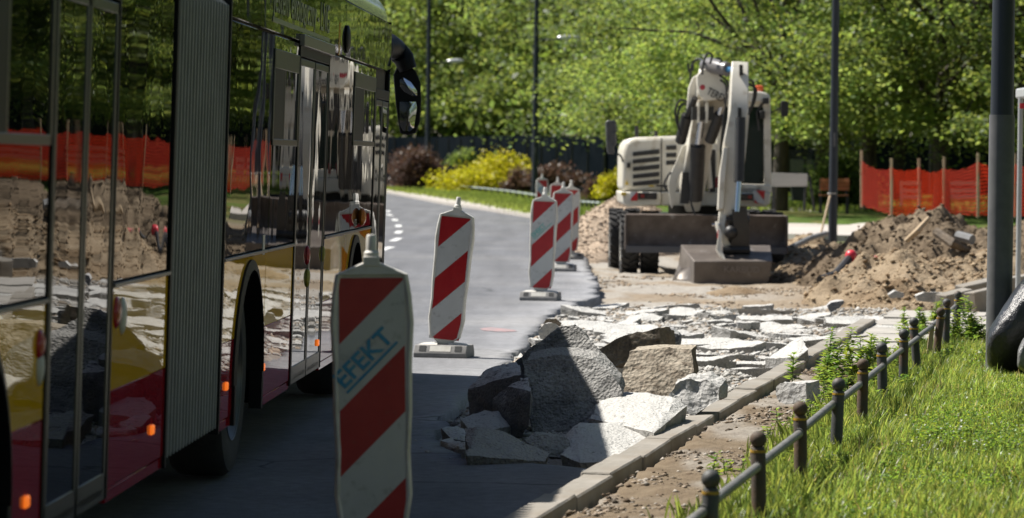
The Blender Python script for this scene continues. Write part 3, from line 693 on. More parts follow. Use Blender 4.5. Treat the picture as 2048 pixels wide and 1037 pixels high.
def beacon(loc, rz, lean, label, flip=False, stencil=None, tw=0):
    root = empty('guide_beacon', loc, (0, 0, rz), label, 'guide beacon', 'red and white guide beacons along the lane edge', local=True)
    M = Matrix.Translation((0, 0, .11)) @ Euler((tw, lean, 0)).to_matrix().to_4x4() @ Matrix.Translation((0, 0, -.11))
    T = lambda p: M @ Vector(p)
    # hollow moulded shell: outline wider than the face, bulging low and high
    zs = [.135, .16, .30, .46, .62, .80, .95, 1.05, 1.125, 1.135]; ws = [.09, .125, .147, .141, .149, .150, .158, .150, .138, .135]
    mb = MB(); ring = []
    for z, w in zip(zs, ws):
        w2 = w - .012
        ring.append([T(p) for p in ((-w2, -.032, z), (-w, -.02, z), (-w, .03, z), (-w * .8, .04, z), (w * .8, .04, z), (w, .03, z), (w, -.02, z), (w2, -.032, z), (w2 - .012, -.022, z), (-w2 + .012, -.022, z))])
    n = 10; vs = [v for r in ring for v in r]; fs = []
    for i in range(len(ring) - 1):
        for k in range(n): a = i * n + k; b = i * n + (k + 1) % n; fs.append((a, b, b + n, a + n))
    fs += [tuple(range(n)), tuple(range(len(vs) - n, len(vs)))]
    mb.add(vs, fs)
    # sloping shoulders up to the neck
    mb.add([T(p) for p in ((-.135, -.032, 1.133), (.135, -.032, 1.133), (.135, .04, 1.133), (-.135, .04, 1.133), (-.03, -.03, 1.178), (.03, -.03, 1.178), (.03, .036, 1.178), (-.03, .036, 1.178))],
           [(0, 1, 5, 4), (1, 2, 6, 5), (2, 3, 7, 6), (3, 0, 4, 7), (4, 5, 6, 7)])
    mb.build('housing', plast, root, world=False, bevel=.004, smooth=True)
    mb = MB(); mb.box(-.03, .03, -.034, .036, 1.165, 1.20, M); mb.tube([T((0, 0, 1.19)), T((0, 0, 1.215)), T((0, 0, 1.222)), T((0, 0, 1.275)), T((0, 0, 1.283))], [.029, .029, .021, .019, .015], 14)
    mb.build('handle', plast, root, world=False, bevel=.002, smooth=True)
    for mname, bands, m in (('red_stripes', [(0, .25), (.5, .75), (1.0, 1.25)], redf), ('white_stripes', [(.25, .5), (.75, 1.0)], whitef)):
        mb = MB()
        for a, b in bands:
            p = clip_band(a, b, .246, .98, flip)
            mb.prism([T((x, -.0245, z)) for x, z in p], (M.to_3x3() @ Vector((0, .002, 0))))
        mb.build(mname, m, root, world=False)
    # neck and foot
    mb = MB()
    mb.add([T(p) for p in ((-.09, -.02, .14), (.09, -.02, .14), (.09, .03, .14), (-.09, .03, .14), (-.03, -.02, .09), (.03, -.02, .09), (.03, .03, .09), (-.03, .03, .09))],
           [(0, 1, 5, 4), (1, 2, 6, 5), (2, 3, 7, 6), (3, 0, 4, 7), (4, 5, 6, 7), (0, 1, 2, 3)])
    mb.build('neck', plast, root, world=False, bevel=.003)
    mb = MB(); x1, x2 = .215, .18
    prof = [(-.16, 0), (-.16, .035), (-.115, .098), (.12, .098), (.16, .04), (.16, 0)]
    nn = len(prof); vs = []
    for x in (-x1, -x1 + .09, -x1 + .1, x1 - .1, x1 - .09, x1):
        for k, (y, z) in enumerate(prof): vs.append((x, y, z))
    fs = []
    for i in range(5):
        for k in range(nn): a = i * nn + k; b = i * nn + (k + 1) % nn; fs.append((a, b, b + nn, a + nn))
    fs += [tuple(range(nn)), tuple(range(5 * nn, 6 * nn))]
    mb.add(vs, fs)
    ft = mb.build('foot', footm, root, world=False, bevel=.006, smooth=True)
    for sx_ in (-1, 1):   # grip slots in the sloping front
        mb = MB(); mb.add([(sx_ * .145 - .028, -.151, .052), (sx_ * .145 + .028, -.151, .052), (sx_ * .145 + .028, -.121, .094), (sx_ * .145 - .028, -.121, .094)], [(0, 1, 2, 3)]); mb.build('grip_slot', footd, ft, world=False)
    mb = MB(); mb.add([(-.085, -.1515, .0505), (.085, -.1515, .0505), (.085, -.122, .0925), (-.085, -.122, .0925)], [(0, 1, 2, 3)])
    mb.build('moulded_plate', plast, ft, world=False)
    for sx_ in (-1, 1):
        mb = MB(); mb.add([(sx_ * .045, -.06, .098), (sx_ * .20, -.05, .098), (sx_ * .20, .05, .098), (sx_ * .045, .06, .098), (sx_ * .045, -.04, .118), (sx_ * .17, -.03, .11), (sx_ * .17, .03, .11), (sx_ * .045, .04, .118)],
                          [(0, 1, 5, 4), (1, 2, 6, 5), (2, 3, 7, 6), (3, 0, 4, 7), (4, 5, 6, 7)]); mb.build('foot_rib', plast, ft, world=False)
    if stencil:
        body, m, sz = stencil
        ang = R(45) if not flip else R(-45)
        o = Vector((-.108, -.0275, .70)) if not flip else Vector((-.1, -.0275, .90))
        x = Vector((math.cos(ang), 0, math.sin(ang))); yv = Vector((-math.sin(ang), 0, math.cos(ang)))
        Mx = M @ frame_from(o, x, yv)
        text(body, sz, m, 'stencil', root, Mx, .0006, sx=1.06, bold=.0022)
        mb = MB(); mb.box(0.0, .27, -.022, -.013, 0, .0012, Mx); mb.build('stencil_line', m, root, world=False)
    return root
def gb(px, py, **k): p = G(px, py, 0); return (p.x, p.y, 0)
p = W(747, 1185, 12.05); beacon((p.x + .0, 12.05, 0), .03, -.018, 'nearest beacon beside the bus, in shade, with a blue stencilled word', stencil=('EFEKT', bluei, .094))
beacon(gb(888, 714), -.20, .088, 'beacon standing alone on the sunlit lane, leaning to the right', tw=-.02)
beacon(gb(1081, 601), -.18, .035, 'front beacon of the far cluster, with faint teal stencil writing', stencil=('EFEKT', cyani, .07))
beacon(gb(1122, 543), -.1, .02, 'second beacon of the cluster, right behind the one with teal writing')
beacon(gb(1139, 519), .1, .01, 'rightmost beacon of the cluster by the gravel heap', tw=.01)
p = W(1084, 400, 80); beacon((p.x, 80, 0), .1, .0, 'farthest left beacon of the cluster with stripes slanting the other way', flip=True, stencil=('E', bluei, .14))
p = W(1115, 400, 62); beacon((p.x, 62, 0), 0, .0, 'beacon mostly hidden behind the second beacon of the cluster')

# ------------------------------------------------------------------ low bollard fence
iron = mat('painted_iron', (.045, .048, .05), (.075, .075, .072), sc=14, rough=.6, bump=.4, bsc=90, bd=.003, c3=(.13, .062, .025), sc3=5, lo3=.52, hi3=.68)
ironr = mat('rusty_iron', (.11, .065, .035), (.065, .055, .045), sc=10, rough=.75, bump=.5, bsc=90, bd=.003)
railm = mat('grey_rail', (.13, .125, .115), (.20, .195, .185), sc=8, rough=.5, bump=.2, bsc=60, bd=.002)
yel = mat('yellow_ring_paint', (.50, .30, .02), (.30, .17, .02), sc=20, rough=.6)
ys0 = [9.526 + 1.634 * k for k in range(12)]
fr = empty('bollard_fence', (fx(ys0[0]), ys0[0], .03), label='low iron fence of round-topped posts and grey rails along the lawn', cat='fence')
rnd = random.Random(2)
for k, yv in enumerate(ys0):
    x = fx(yv); lean = Vector((rnd.gauss(0, .012), rnd.gauss(0, .008), 0))
    if k == 9: lean = Vector((.05, 0, 0))
    b = Vector((x, yv, -.05)); t = Vector((x, yv, .425)) + lean
    mb = MB(); mb.tube([b, t - Vector((0, 0, .012)), t, t + Vector((0, 0, .006))], [.0305, .0305, .027, .024], 16)
    mb.ball(t + Vector((0, 0, .036)), .0345, 16, 10)
    pst = mb.build('post', ironr if k in (2, 3, 5, 9) else iron, fr, smooth=True)
    mb = MB(); mb.tube([t + Vector((0, 0, -.016)), t + Vector((0, 0, -.006))], .0318, 16); mb.build('ring', yel, pst, smooth=True)
    if k < 11:
        x2 = fx(ys0[k + 1]); z = .355
        a = Vector((x, yv, z + rnd.uniform(-.006, .006))) - Vector((.03, .15, 0)) * .0; c = Vector((x2, ys0[k + 1], z + rnd.uniform(-.008, .008)))
        a2 = a + (a - c).normalized() * (.045)
        MB().tube([a2 + Vector((-.012, 0, 0)), c + Vector((-.012, 0, 0))], .0185, 12).build('rail', railm, fr, smooth=True)
mb = MB(); mb.beam([(fx(ys0[9]) - .06, ys0[9] - .1, .0), (fx(ys0[9]) - .02, ys0[9] - .06, .36)], [.04, .035], [.02, .02]); o = mb.build('wooden_stake', wood); recentre(o); tag(o, 'pale wooden stake leaning against a bollard beside the sidewalk', 'stake')
# ------------------------------------------------------------------ lamp posts
lampm = mat('lamp_paint', (.018, .024, .034), (.028, .034, .044), sc=2, rough=.42, bump=.1, bsc=40, bd=.002, spec=.4)
tapem = mat('grey_sleeve', (.09, .092, .095), (.13, .13, .13), sc=6, rough=.6)
lum = mat('lamp_head', (.55, .56, .58), rough=.3, metal=.3)
def lamp(px, py, d, rb, label, arm=None, z=0, top=9.5, box=True):
    p = W(px, py, d); root = empty('street_lamp', (p.x, d, z), label=label, cat='street lamp')
    MB().tube([(p.x, d, z - .1), (p.x, d, z + 1.0), (p.x, d, top)], [rb, rb * .97, rb * .6], 24).build('pole', lampm, root, smooth=True)
    if arm:
        az = W(px, arm[1], d).z; ex = W(arm[0], arm[1], d).x - p.x
        MB().tube([(p.x, d, az - .02), (p.x + ex * .5, d, az - .03), (p.x + ex * .75, d, az)], .035, 8).build('arm', lampm, root, smooth=True)
        hd = MB(); hd.ball((p.x + ex * .98, d, az + .06), .5, 14, 8, (.9 if d < 200 else .8, .32, .22)); h = hd.build('lamp_head', lum, root, smooth=True)
        MB().ball((p.x + ex * .99, d, az + .0), .34, 12, 6, (.8, .3, .2)).build('lens', mat('lamp_lens', (.5, .52, .5), rough=.1), h, smooth=True)
    if box: MB().box(p.x - rb * .2, p.x + rb * .2, d - rb * 1.04, d - rb * .97, z + 1.9, z + 2.15).build('door_plate', tapem, root, bevel=.004)
    return root
lr = lamp(1997, 700, 22.6, .089, 'thick dark lamp post standing on the lawn at the right edge', z=.05, top=9, box=False)
MB().tube([(lr.location.x, 22.6, .0), (lr.location.x, 22.6, 1.93)], .0905, 24).build('protective_sleeve', tapem, lr, smooth=True)
lr = lamp(1665, 497, 58, .083, 'dark lamp post standing in the sand with a shovel leaning on it', top=9.5)
MB().tube([W(1665, 388.5, 58), W(1665, 386.2, 58)], .089, 16).build('tie_band', plast, lr, smooth=True)
lamp(1069, 404, 125, .125, 'dark lamp post with an arm rising behind the beacon cluster', arm=(1138, 78), top=12)
lamp(855, 372, 160, .14, 'dark lamp post with an arm rising behind the brown bushes near the bus mirror', arm=(912, 124), top=13)
# ------------------------------------------------------------------ shovel
root = empty('shovel', W(1636, 505, 57.2), label='shovel with a wooden handle leaning on the dark lamp post', cat='shovel')
MB().tube([W(1636, 492, 57.2), W(1646, 450, 57.4), W(1660, 392, 57.8)], .021, 8).build('handle', wood, root, smooth=True)
bl = [W(a, b, 57.15) for a, b in ((1626, 487), (1634, 490), (1637, 487), (1640, 491), (1646, 488), (1645, 500), (1641, 506), (1630, 506), (1626, 502))]
MB().prism(bl, (0, .02, 0)).build('blade', mat('worn_steel', (.22, .2, .18), (.14, .11, .09), sc=6, rough=.5, metal=.3), root)
# ------------------------------------------------------------------ wrapped sacks at the right edge
foil = mat('black_foil', (.018, .018, .019), (.03, .03, .032), sc=4, rough=.28, bump=.8, bsc=7, bd=.03, spec=.6)
foilg = mat('grey_foil', (.13, .13, .13), (.2, .2, .2), sc=4, rough=.38, bump=.8, bsc=8, bd=.03)
def sack(name, pts, m, label):
    bm = bmesh.new()
    for p in pts: bm.verts.new(p)
    r = bmesh.ops.convex_hull(bm, input=bm.verts)
    bmesh.ops.delete(bm, geom=list({g for g in list(r['geom_interior']) + list(r['geom_unused']) if isinstance(g, bmesh.types.BMVert)}), context='VERTS')
    bmesh.ops.subdivide_edges(bm, edges=bm.edges[:], cuts=4, use_grid_fill=True); bmesh.ops.triangulate(bm, faces=[f for f in bm.faces if len(f.verts) > 4])
    for _ in range(3): bmesh.ops.smooth_vert(bm, verts=bm.verts, factor=.5, use_axis_x=True, use_axis_y=True, use_axis_z=True)
    bmesh.ops.subdivide_edges(bm, edges=bm.edges[:], cuts=1, use_grid_fill=True)
    bm.normal_update(); co = np.array([v.co for v in bm.verts]); rg = 1 - 2 * np.abs(fbm(co[:, 0] * 5, co[:, 1] * 5, co[:, 2] * 2.2 + co[:, 0] * 4, 3, 6))
    for v, n in zip(bm.verts, rg): v.co += v.normal * .014 * n
    me = bpy.data.meshes.new(name); bm.to_mesh(me); bm.free(); me.materials.append(m); me.polygons.foreach_set('use_smooth', [True] * len(me.polygons))
    o = bpy.data.objects.new(name, me); COL.objects.link(o); recentre(o); return tag(o, label, 'sack')
q = [(1976, 738), (1974, 690), (1976, 665), (1990, 645), (2012, 618), (2030, 590), (2046, 560), (2085, 545), (2120, 570), (2135, 650), (2120, 740), (2040, 742)]
sack('wrapped_sack', [W(a, b, 22.0) for a, b in q] + [W(2046 + (a - 2046) * .9, b, 22.6) for a, b in q] + [W(1979, 672, 21.8), W(2020, 668, 21.75), W(2045, 600, 21.8), W(1985, 735, 21.85), W(2100, 620, 21.8)], foil,
     'black foil-wrapped sack standing against the thick lamp post')
q = [(2052, 745), (2035, 735), (2036, 700), (2048, 672), (2090, 650), (2120, 745)]
sack('wrapped_sack', [W(a, b, 21.3) for a, b in q] + [W(a + 4, b, 21.7) for a, b in q], foilg, 'grey foil-wrapped sack in front of the black one at the frame edge')
# ------------------------------------------------------------------ barrier board, bin, bench, shelter
greyb = mat('weathered_board', (.42, .40, .37), (.5, .48, .45), sc=3, rough=.8, stretch=(.2, 1, 1))
root = empty('site_barrier', W(1580, 430, 72) * 1.0, label='pale plank barrier on dark legs beside the excavator cab', cat='barrier')
pl = [W(a, b, 72) for a, b in ((1540, 346), (1615, 348), (1615, 373), (1540, 374))]
MB().prism(pl, (0, .05, 0)).build('board', greyb, root, bevel=.004)
for a in (1612, 1618):
    MB().tube([W(a - 4 + (a - 1612) * 2.5, 422, 72), W(a, 350, 72.04)], .03, 6).build('leg', blk, root)
MB().tube([W(1548, 420, 72), W(1546, 350, 72.04)], .03, 6).build('leg', blk, root)
root = empty('litter_bin', W(1598, 401, 88), label='dark square litter bin on the grass behind the pale barrier', cat='litter bin')
w = [W(1582, 371, 88), W(1611, 371, 88), W(1609, 402, 88), W(1586, 402, 88)]
MB().prism(w, (0, .38, 0)).build('bin_body', mat('bin_green', (.02, .028, .03), rough=.6), root, bevel=.02)
MB().prism([W(1580, 368, 87.97), W(1613, 368, 87.97), W(1613, 372, 87.97), W(1580, 372, 87.97)], (0, .44, 0)).build('rim', blk, root, bevel=.01)
root = empty('park_bench', W(1680, 420, 81), label='orange-brown park bench standing behind the dark lamp post', cat='bench')
orw = mat('bench_wood', (.50, .17, .075), (.58, .23, .11), sc=5, rough=.5, stretch=(.2, 1, 1))
for k in range(3):
    y0 = 357.5 + k * 8.2; MB().prism([W(1640, y0, 81.4), W(1699, y0, 81.4), W(1698.5, y0 + 7.4, 81.36), W(1640, y0 + 7.4, 81.36)], (0, .035, 0)).build('backrest_slat', orw, root)
sz = W(1680, 390, 81).z
for k in range(4): MB().box(W(1641, 390, 81).x, W(1697, 390, 81).x, 80.95 + k * .11, 81.04 + k * .11, sz - .03, sz).build('seat_slat', orw, root)
for a in (1643, 1696):
    x = W(a, 390, 81).x; MB().tube([(x, 80.97, .33), (x, 80.97, sz - .03)], .025, 6).build('leg', blk, root)
    MB().tube([(x, 81.4, .33), (x, 81.4, sz), (x + .02, 81.48, sz + .42)], .025, 6).build('leg', blk, root)
root = empty('bus_shelter', (W(2060, 500, 30).x, 30, .03), label='grey shelter roof on a thin post at the right edge', cat='shelter')
grp = mat('shelter_metal', (.30, .31, .31), (.35, .36, .36), rough=.5)
xx = W(2031, 170, 32.2).x
MB().box(xx, xx + 2.2, 29.8, 32.2, W(2030, 188, 30).z, W(2030, 166, 30).z).build('roof', grp, root, bevel=.02)
for a, b in ((W(2040, 300, 32).x, 30), (xx + 2.0, 30), (xx + 2.0, 32), (W(2040, 300, 32).x, 32)):
    MB().tube([(a, b, -.1), (a, b, W(2030, 187, 30).z)], .026, 10).build('post', grp, root, smooth=True)
x = W(2047, 210, 30).x; MB().box(x - .04, x + .3, 29.96, 29.97, W(2043, 218, 30).z, W(2043, 207, 30).z).build('red_strip', redp, root)

# ------------------------------------------------------------------ orange net fence
def netmat():
    m = bpy.data.materials.new('orange_net'); m.use_nodes = True; N = m.node_tree.nodes; L = m.node_tree.links; P = N['Principled BSDF']
    P.inputs['Base Color'].default_value = (.56, .035, .014, 1); P.inputs['Roughness'].default_value = .5
    uv = N.new('ShaderNodeUVMap'); sx = N.new('ShaderNodeSeparateXYZ'); L.new(uv.outputs[0], sx.inputs[0])
    def bars(o, per, w):
        a = N.new('ShaderNodeMath'); a.operation = 'MULTIPLY'; a.inputs[1].default_value = 1 / per; L.new(o, a.inputs[0])
        f = N.new('ShaderNodeMath'); f.operation = 'FRACT'; L.new(a.outputs[0], f.inputs[0])
        g = N.new('ShaderNodeMath'); g.operation = 'LESS_THAN'; g.inputs[1].default_value = w; L.new(f.outputs[0], g.inputs[0]); return g.outputs[0]
    mx = N.new('ShaderNodeMath'); mx.operation = 'MAXIMUM'; L.new(bars(sx.outputs[0], .055, .22), mx.inputs[0]); L.new(bars(sx.outputs[1], .07, .22), mx.inputs[1])
    T = N.new('ShaderNodeBsdfTransparent'); tl = N.new('ShaderNodeBsdfTranslucent'); tl.inputs[0].default_value = (.60, .045, .015, 1)
    s1 = N.new('ShaderNodeMixShader'); s1.inputs[0].default_value = .45; L.new(P.outputs[0], s1.inputs[1]); L.new(tl.outputs[0], s1.inputs[2])
    s2 = N.new('ShaderNodeMixShader'); L.new(mx.outputs[0], s2.inputs[0]); L.new(T.outputs[0], s2.inputs[1]); L.new(s1.outputs[0], s2.inputs[2])
    L.new(s2.outputs[0], N['Material Output'].inputs[0]); return m
netM = netmat()
D = 70.0
npx = [(1723, 316, 411, 0), (1783, 331, 431, -2.5), (1838, 330, 431, -.6), (1888, 331, 427, 1.6), (1956, 318, 432, -2.5), (2030, 322, 432, -1.2), (2110, 325, 432, .6), (2200, 322, 436, -1.8), (2290, 328, 434, .4), (2390, 322, 436, -1.5), (2500, 326, 438, .5), (2620, 322, 440, -1.0), (2760, 322, 440, 0.5)]
nroot = empty('safety_net_fence', W(1723, 411, D), label='orange plastic net fence strung zigzag between wooden stakes', cat='fence')
rnd = random.Random(9)
for k in range(len(npx) - 1):
    a, b = npx[k], npx[k + 1]
    A0, A1, B0, B1 = W(a[0], a[2], D + a[3]), W(a[0], a[1] + 6, D + a[3]), W(b[0], b[2], D + b[3]), W(b[0], b[1] + 6, D + b[3])
    nu, nv = 24, 8; V = []; Q = []; UV = []
    L_ = (B0 - A0).length
    for j in range(nv + 1):
        for i in range(nu + 1):
            u, v = i / nu, j / nv; lo_, hi_ = A0.lerp(B0, u), A1.lerp(B1, u)
            p = lo_.lerp(hi_, v); sag = -4 * u * (1 - u) * .10 * v * (1 if k != 1 else .6)
            p = p + Vector((0, .06 * math.sin(u * 9 + k) * math.sin(v * 3 + k) + .04 * math.sin(u * 31 + v * 4), sag + .01 * math.sin(u * 21 + k)))
            V.append(p); UV.append((u * L_, v * 1.0 + .02 * math.sin(u * 17)))
    for j in range(nv):
        for i in range(nu): q = j * (nu + 1) + i; Q.append((q, q + 1, q + nu + 2, q + nu + 1))
    off = OFF[nroot.name]
    o = npmesh('net_panel', np.array([tuple(p - off) for p in V]), np.array(Q), netM, nroot, smooth=True)
    uvl = o.data.uv_layers.new(name='UVMap'); Qf = np.array(Q).ravel(); uvl.data.foreach_set('uv', np.array(UV)[Qf].astype(np.float32).ravel())
for a in npx:
    t = W(a[0], a[1] - 12 - rnd.uniform(0, 6), D + a[3] + .03); b = W(a[0], a[2] + 4, D + a[3] + .03)
    mb = MB(); mb.beam([b, t], [.05, .05], [.04, .04]); mb.build('stake', wood, nroot)
# low white picket rail behind the net
root = empty('white_fence', W(1900, 385, 84), label='low white slatted bench fence seen through the orange net', cat='fence')
wp = mat('white_paint', (.66, .65, .62), rough=.6)
for (x0, x1) in ((1800, 1842), (1893, 1960), (2060, 2180), (2260, 2420)):
    for yy in (363, 378, 390):
        MB().prism([W(x0, yy, 84), W(x1, yy, 84), W(x1, yy + 8, 84), W(x0, yy + 8, 84)], (0, .05, 0)).build('plank', wp, root)
    for xx in (x0 + 3, x1 - 3): MB().prism([W(xx - 2, 362, 84.06), W(xx + 2, 362, 84.06), W(xx + 2, 412, 84.06), W(xx - 2, 412, 84.06)], (0, .06, 0)).build('post', wp, root)
# dark park fence wall and bars
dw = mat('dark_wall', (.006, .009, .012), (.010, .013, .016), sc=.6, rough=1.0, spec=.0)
root = empty('dark_park_wall', (0, 128, 0), label='long dark boarded wall under the trees across the park', cat='wall')
mb = MB()
pts = [(-80, 215), (-45, 205), (-16, 190), (-4, 168), (4, 140), (14, 126), (30, 118), (60, 104)]
for i in range(len(pts) - 1):
    a, b = Vector((*pts[i], 0)), Vector((*pts[i + 1], 0)); L_ = (b - a).length; n = int(L_ / 2.4); d = (b - a) / n
    for k in range(n):
        p = a + d * k; q = p + d * .985
        hh = 2.85 if p.y > 150 else 2.75
        mb.add([p, q, q + Vector((0, 0, hh)), p + Vector((0, 0, hh)), p + Vector((.02, .12, 0)), q + Vector((.02, .12, 0)), q + Vector((.02, .12, hh)), p + Vector((.02, .12, hh))],
               [(0, 1, 2, 3), (4, 5, 6, 7), (3, 2, 6, 7), (0, 3, 7, 4), (1, 2, 6, 5)])
mb.build('boards', dw, root)
mb = MB()
for i in range(len(pts) - 1):
    a, b = Vector((*pts[i], 0)), Vector((*pts[i + 1], 0)); L_ = (b - a).length; n = int(L_ / 2.4)
    for k in range(n): p = a + (b - a) * k / n; mb.box(p.x - .05, p.x + .05, p.y - .12, p.y - .02, 0, 2.75)
mb.build('posts', blk, root)['kind'] = 'stuff'
# light-coloured wall patch with bars seen right of the excavator
root = empty('railing', W(1580, 345, 100), label='dark vertical-bar railing in front of a pale strip behind the cab', cat='railing')
MB().prism([W(1545, 318, 101), W(1624, 320, 101), W(1624, 345, 101), W(1545, 345, 101)], (0, .1, 0)).build('plinth', mat('grey_plinth', (.17, .18, .19), (.22, .22, .23), rough=.9), root)
mb = MB()
for k in range(40):
    a = 1546 + k * 2.0; mb.beam([W(a, 345, 100), W(a, 300, 100)], [.012 if k % 16 else .08] * 2, [.02] * 2)
mb.build('bars', blk, root)['kind'] = 'stuff'
# low verge fence far left
root = empty('verge_fence', G(920, 395, .1), label='low rail fence with short dark posts along the verge across the bend', cat='fence')
fl = [(780, 374), (840, 375), (900, 380.5), (960, 388), (1010, 394), (1058, 402.5), (1110, 412), (1165, 421), (1200, 424)]
fp = [G(a, b, .12) for a, b in fl]
MB().tube([p + Vector((0, 0, .26)) for p in fp], .04, 6).build('rail', mat('pale_rail', (.34, .38, .36), rough=.5), root)
tot = 0
for i in range(len(fp) - 1):
    for k in range(4):
        p = fp[i].lerp(fp[i + 1], k / 4); MB().tube([p - Vector((0, 0, .1)), p + Vector((0, 0, .34))], .055, 6).build('post', iron, root)
print('street things ok')
# ------------------------------------------------------------------ articulated bus
BA, BB, BL = -1.9766, 0.0432, R(1.4)
P0 = Vector((BA + BB * 16 - .0073, 16, 0))
bus = empty('articulated_bus', P0, (BL, 0, math.atan2(1, BB)), 'red and yellow articulated city bus with black glossy window band at the left', 'bus', local=True)
def bu(px, py):
    """distance along the bus side (local x) and height of a point of the photograph on the bus side"""
    u, b, c = ray(px, py); z = 1.0
    for _ in range(8):
        A = BA - .0073 + .0244 * z; d = A / (u / b - BB); z = HCAM + c / b * d
    return (d - 16) * 1.0009, z / math.cos(BL)
def bx(px, py=450): return bu(px, py)[0]
ZS, ZR, ZY, ZW, ZF = .30, .71, 1.09, 2.20, 2.56
XF = bx(771); XB1 = bx(447); XB0 = bx(340); XR = -9.0
bwave = (1.0, .0016, (.9, 1, 2.6))
glassb = mat('bus_glass', (.004, .005, .006), rough=.012, spec=.5, wave=(1.0, .0024, (1.5, 1, 1.2)), ior=1.42)
blackp = mat('bus_black_paint', (.006, .007, .007), rough=.02, wave=(1.0, .003, (1.5, 1, 1.6)), ior=1.42)
yelp = mat('bus_yellow_paint', (.78, .43, .012), rough=.16, coat=1.0, crough=.012, spec=.0, wave=(.8, .0032, (1.0, 1, 1.3)))
redpn = mat('bus_red_paint', (.34, .004, .014), rough=.16, coat=1.0, crough=.012, spec=.0, wave=(.8, .0032, (1.0, 1, 1.3)))
roofp = mat('bus_roof_paint', (.42, .45, .46), (.36, .39, .4), sc=2, rough=.25, coat=.6, wave=(2, .003, (.6, 1, 1)))
rubb = mat('black_trim', (.007, .007, .008), rough=.5, spec=.2)
frm = mat('window_frame_grey', (.055, .058, .055), rough=.35)
tyre = mat('tyre_rubber', (.022, .022, .023), (.04, .038, .036), sc=6, rough=.8, bump=.4, bsc=40, bd=.004)
rimm = mat('bus_rim', (.10, .105, .11), rough=.35, metal=.6)
ambl = mat('amber_marker', (.8, .18, .01), rough=.2, emit=((1.0, .2, .02), .45))
ambd = mat('amber_lens', (.55, .16, .01), rough=.15)
decal = mat('bus_lettering', (.30, .32, .27), rough=.3)
# inner dark body (front and rear halves): profile swept along local x
def sweep(mb, prof, x0, x1):
    n = len(prof); mb.add([(x0, y, z) for y, z in prof] + [(x1, y, z) for y, z in prof],
                         [tuple(range(n)), tuple(range(2 * n - 1, n - 1, -1))] + [((i + 1) % n, i, i + n, (i + 1) % n + n) for i in range(n)])
Wd = 2.45
body_prof = [(.03, ZS), (.03, 2.3), (.10, 2.37), (Wd - .1, 2.37), (Wd, 2.3), (Wd, ZS)]
# wheel arch centres
A1 = bx(492, 800); A2 = bx(706, 600); A0 = bx(-62, 1000) 
AR = .56; WZ = .47
print('bus x', XF, XB1, XB0, 'arches', A0, A1, A2)
mb = MB(); sweep(mb, [(.25, .9), (.03, 1.0), (.03, 2.3), (.10, 2.37), (Wd - .1, 2.37), (Wd, 2.3), (Wd, 1.0), (Wd - .25, .9)], XB1, XF - .05)
sweep(mb, [(.75, .32), (.75, .95), (Wd - .75, .95), (Wd - .75, .32)], XB1, XF - .05)
sweep(mb, [(.25, .9), (.03, 1.0), (.03, 2.3), (.10, 2.37), (Wd - .1, 2.37), (Wd, 2.3), (Wd, 1.0), (Wd - .25, .9)], XR, XB0)
sweep(mb, [(.75, .32), (.75, .95), (Wd - .75, .95), (Wd - .75, .32)], XR, XB0)
for x0, x1 in ((XR, A0 - .6), (A0 + .6, XB0), (XB1, A1 - .6), (A1 + .6, A2 - .6), (A2 + .6, XF - .05)):
    sweep(mb, [(.03, .32), (.03, .99), (.7, .99), (.7, .32)], x0, x1)
mb.build('inner_body', rubb, bus, world=False)
MB().box(XR, XB0, Wd, Wd + .03, ZS, 2.36).build('left_side_panel', yelp, bus, world=False)
MB().box(XB1, XF - .1, Wd, Wd + .03, ZS, 2.36).build('left_side_panel', yelp, bus, world=False)
def arch_panel(name, m, x0, x1, z0, z1, ax, t=.022, y=0.0):
    """side panel between x0,x1,z0,z1 with the wheel arch cut out of it"""
    N_ = 24; out = []
    if ax is None: poly = [(x0, z0), (x1, z0), (x1, z1), (x0, z1)]
    else:
        def arc(zc, r): return [(ax - math.cos(math.pi * k / N_) * r, zc + math.sin(math.pi * k / N_) * r) for k in range(N_ + 1)]
        A = arc(WZ + .02, AR)
        A = [(ax - AR, z0)] + [p for p in A] + [(ax + AR, z0)] if z0 < WZ + .02 else [p for p in A if p[1] >= z0 - 1e-6]
        if z0 >= WZ + .02:
            h = math.sqrt(max(0, AR ** 2 - (z0 - WZ - .02) ** 2)); A = [(ax - h, z0)] + A + [(ax + h, z0)]
        A = [p for i, p in enumerate(A) if i == 0 or (Vector(p) - Vector(A[i - 1])).length > 1e-5]
        A = [(p[0], min(p[1], z1 + 1)) for p in A]
        if WZ + .02 + AR > z1:   # arch cuts through the top: two pieces
            h = math.sqrt(AR ** 2 - (z1 - WZ - .02) ** 2)
            L_ = [p for p in A if p[0] <= ax and p[1] <= z1] + [(ax - h, z1)]; R_ = [(ax + h, z1)] + [p for p in A if p[0] >= ax and p[1] <= z1]
            for poly in ([(x0, z0)] + L_ + [(x0, z1)], R_ + [(x1, z0), (x1, z1)]):
                MB().prism([(a, y, b) for a, b in poly], (0, t, 0)).build(name, m, bus, world=False, bevel=.003)
            return
        poly = [(x0, z0)] + A + [(x1, z0), (x1, z1), (x0, z1)]
    mb = MB(); mb.prism([(a, y, b) for a, b in poly], (0, t, 0)); return mb.build(name, m, bus, world=False, bevel=.003)
g = .006
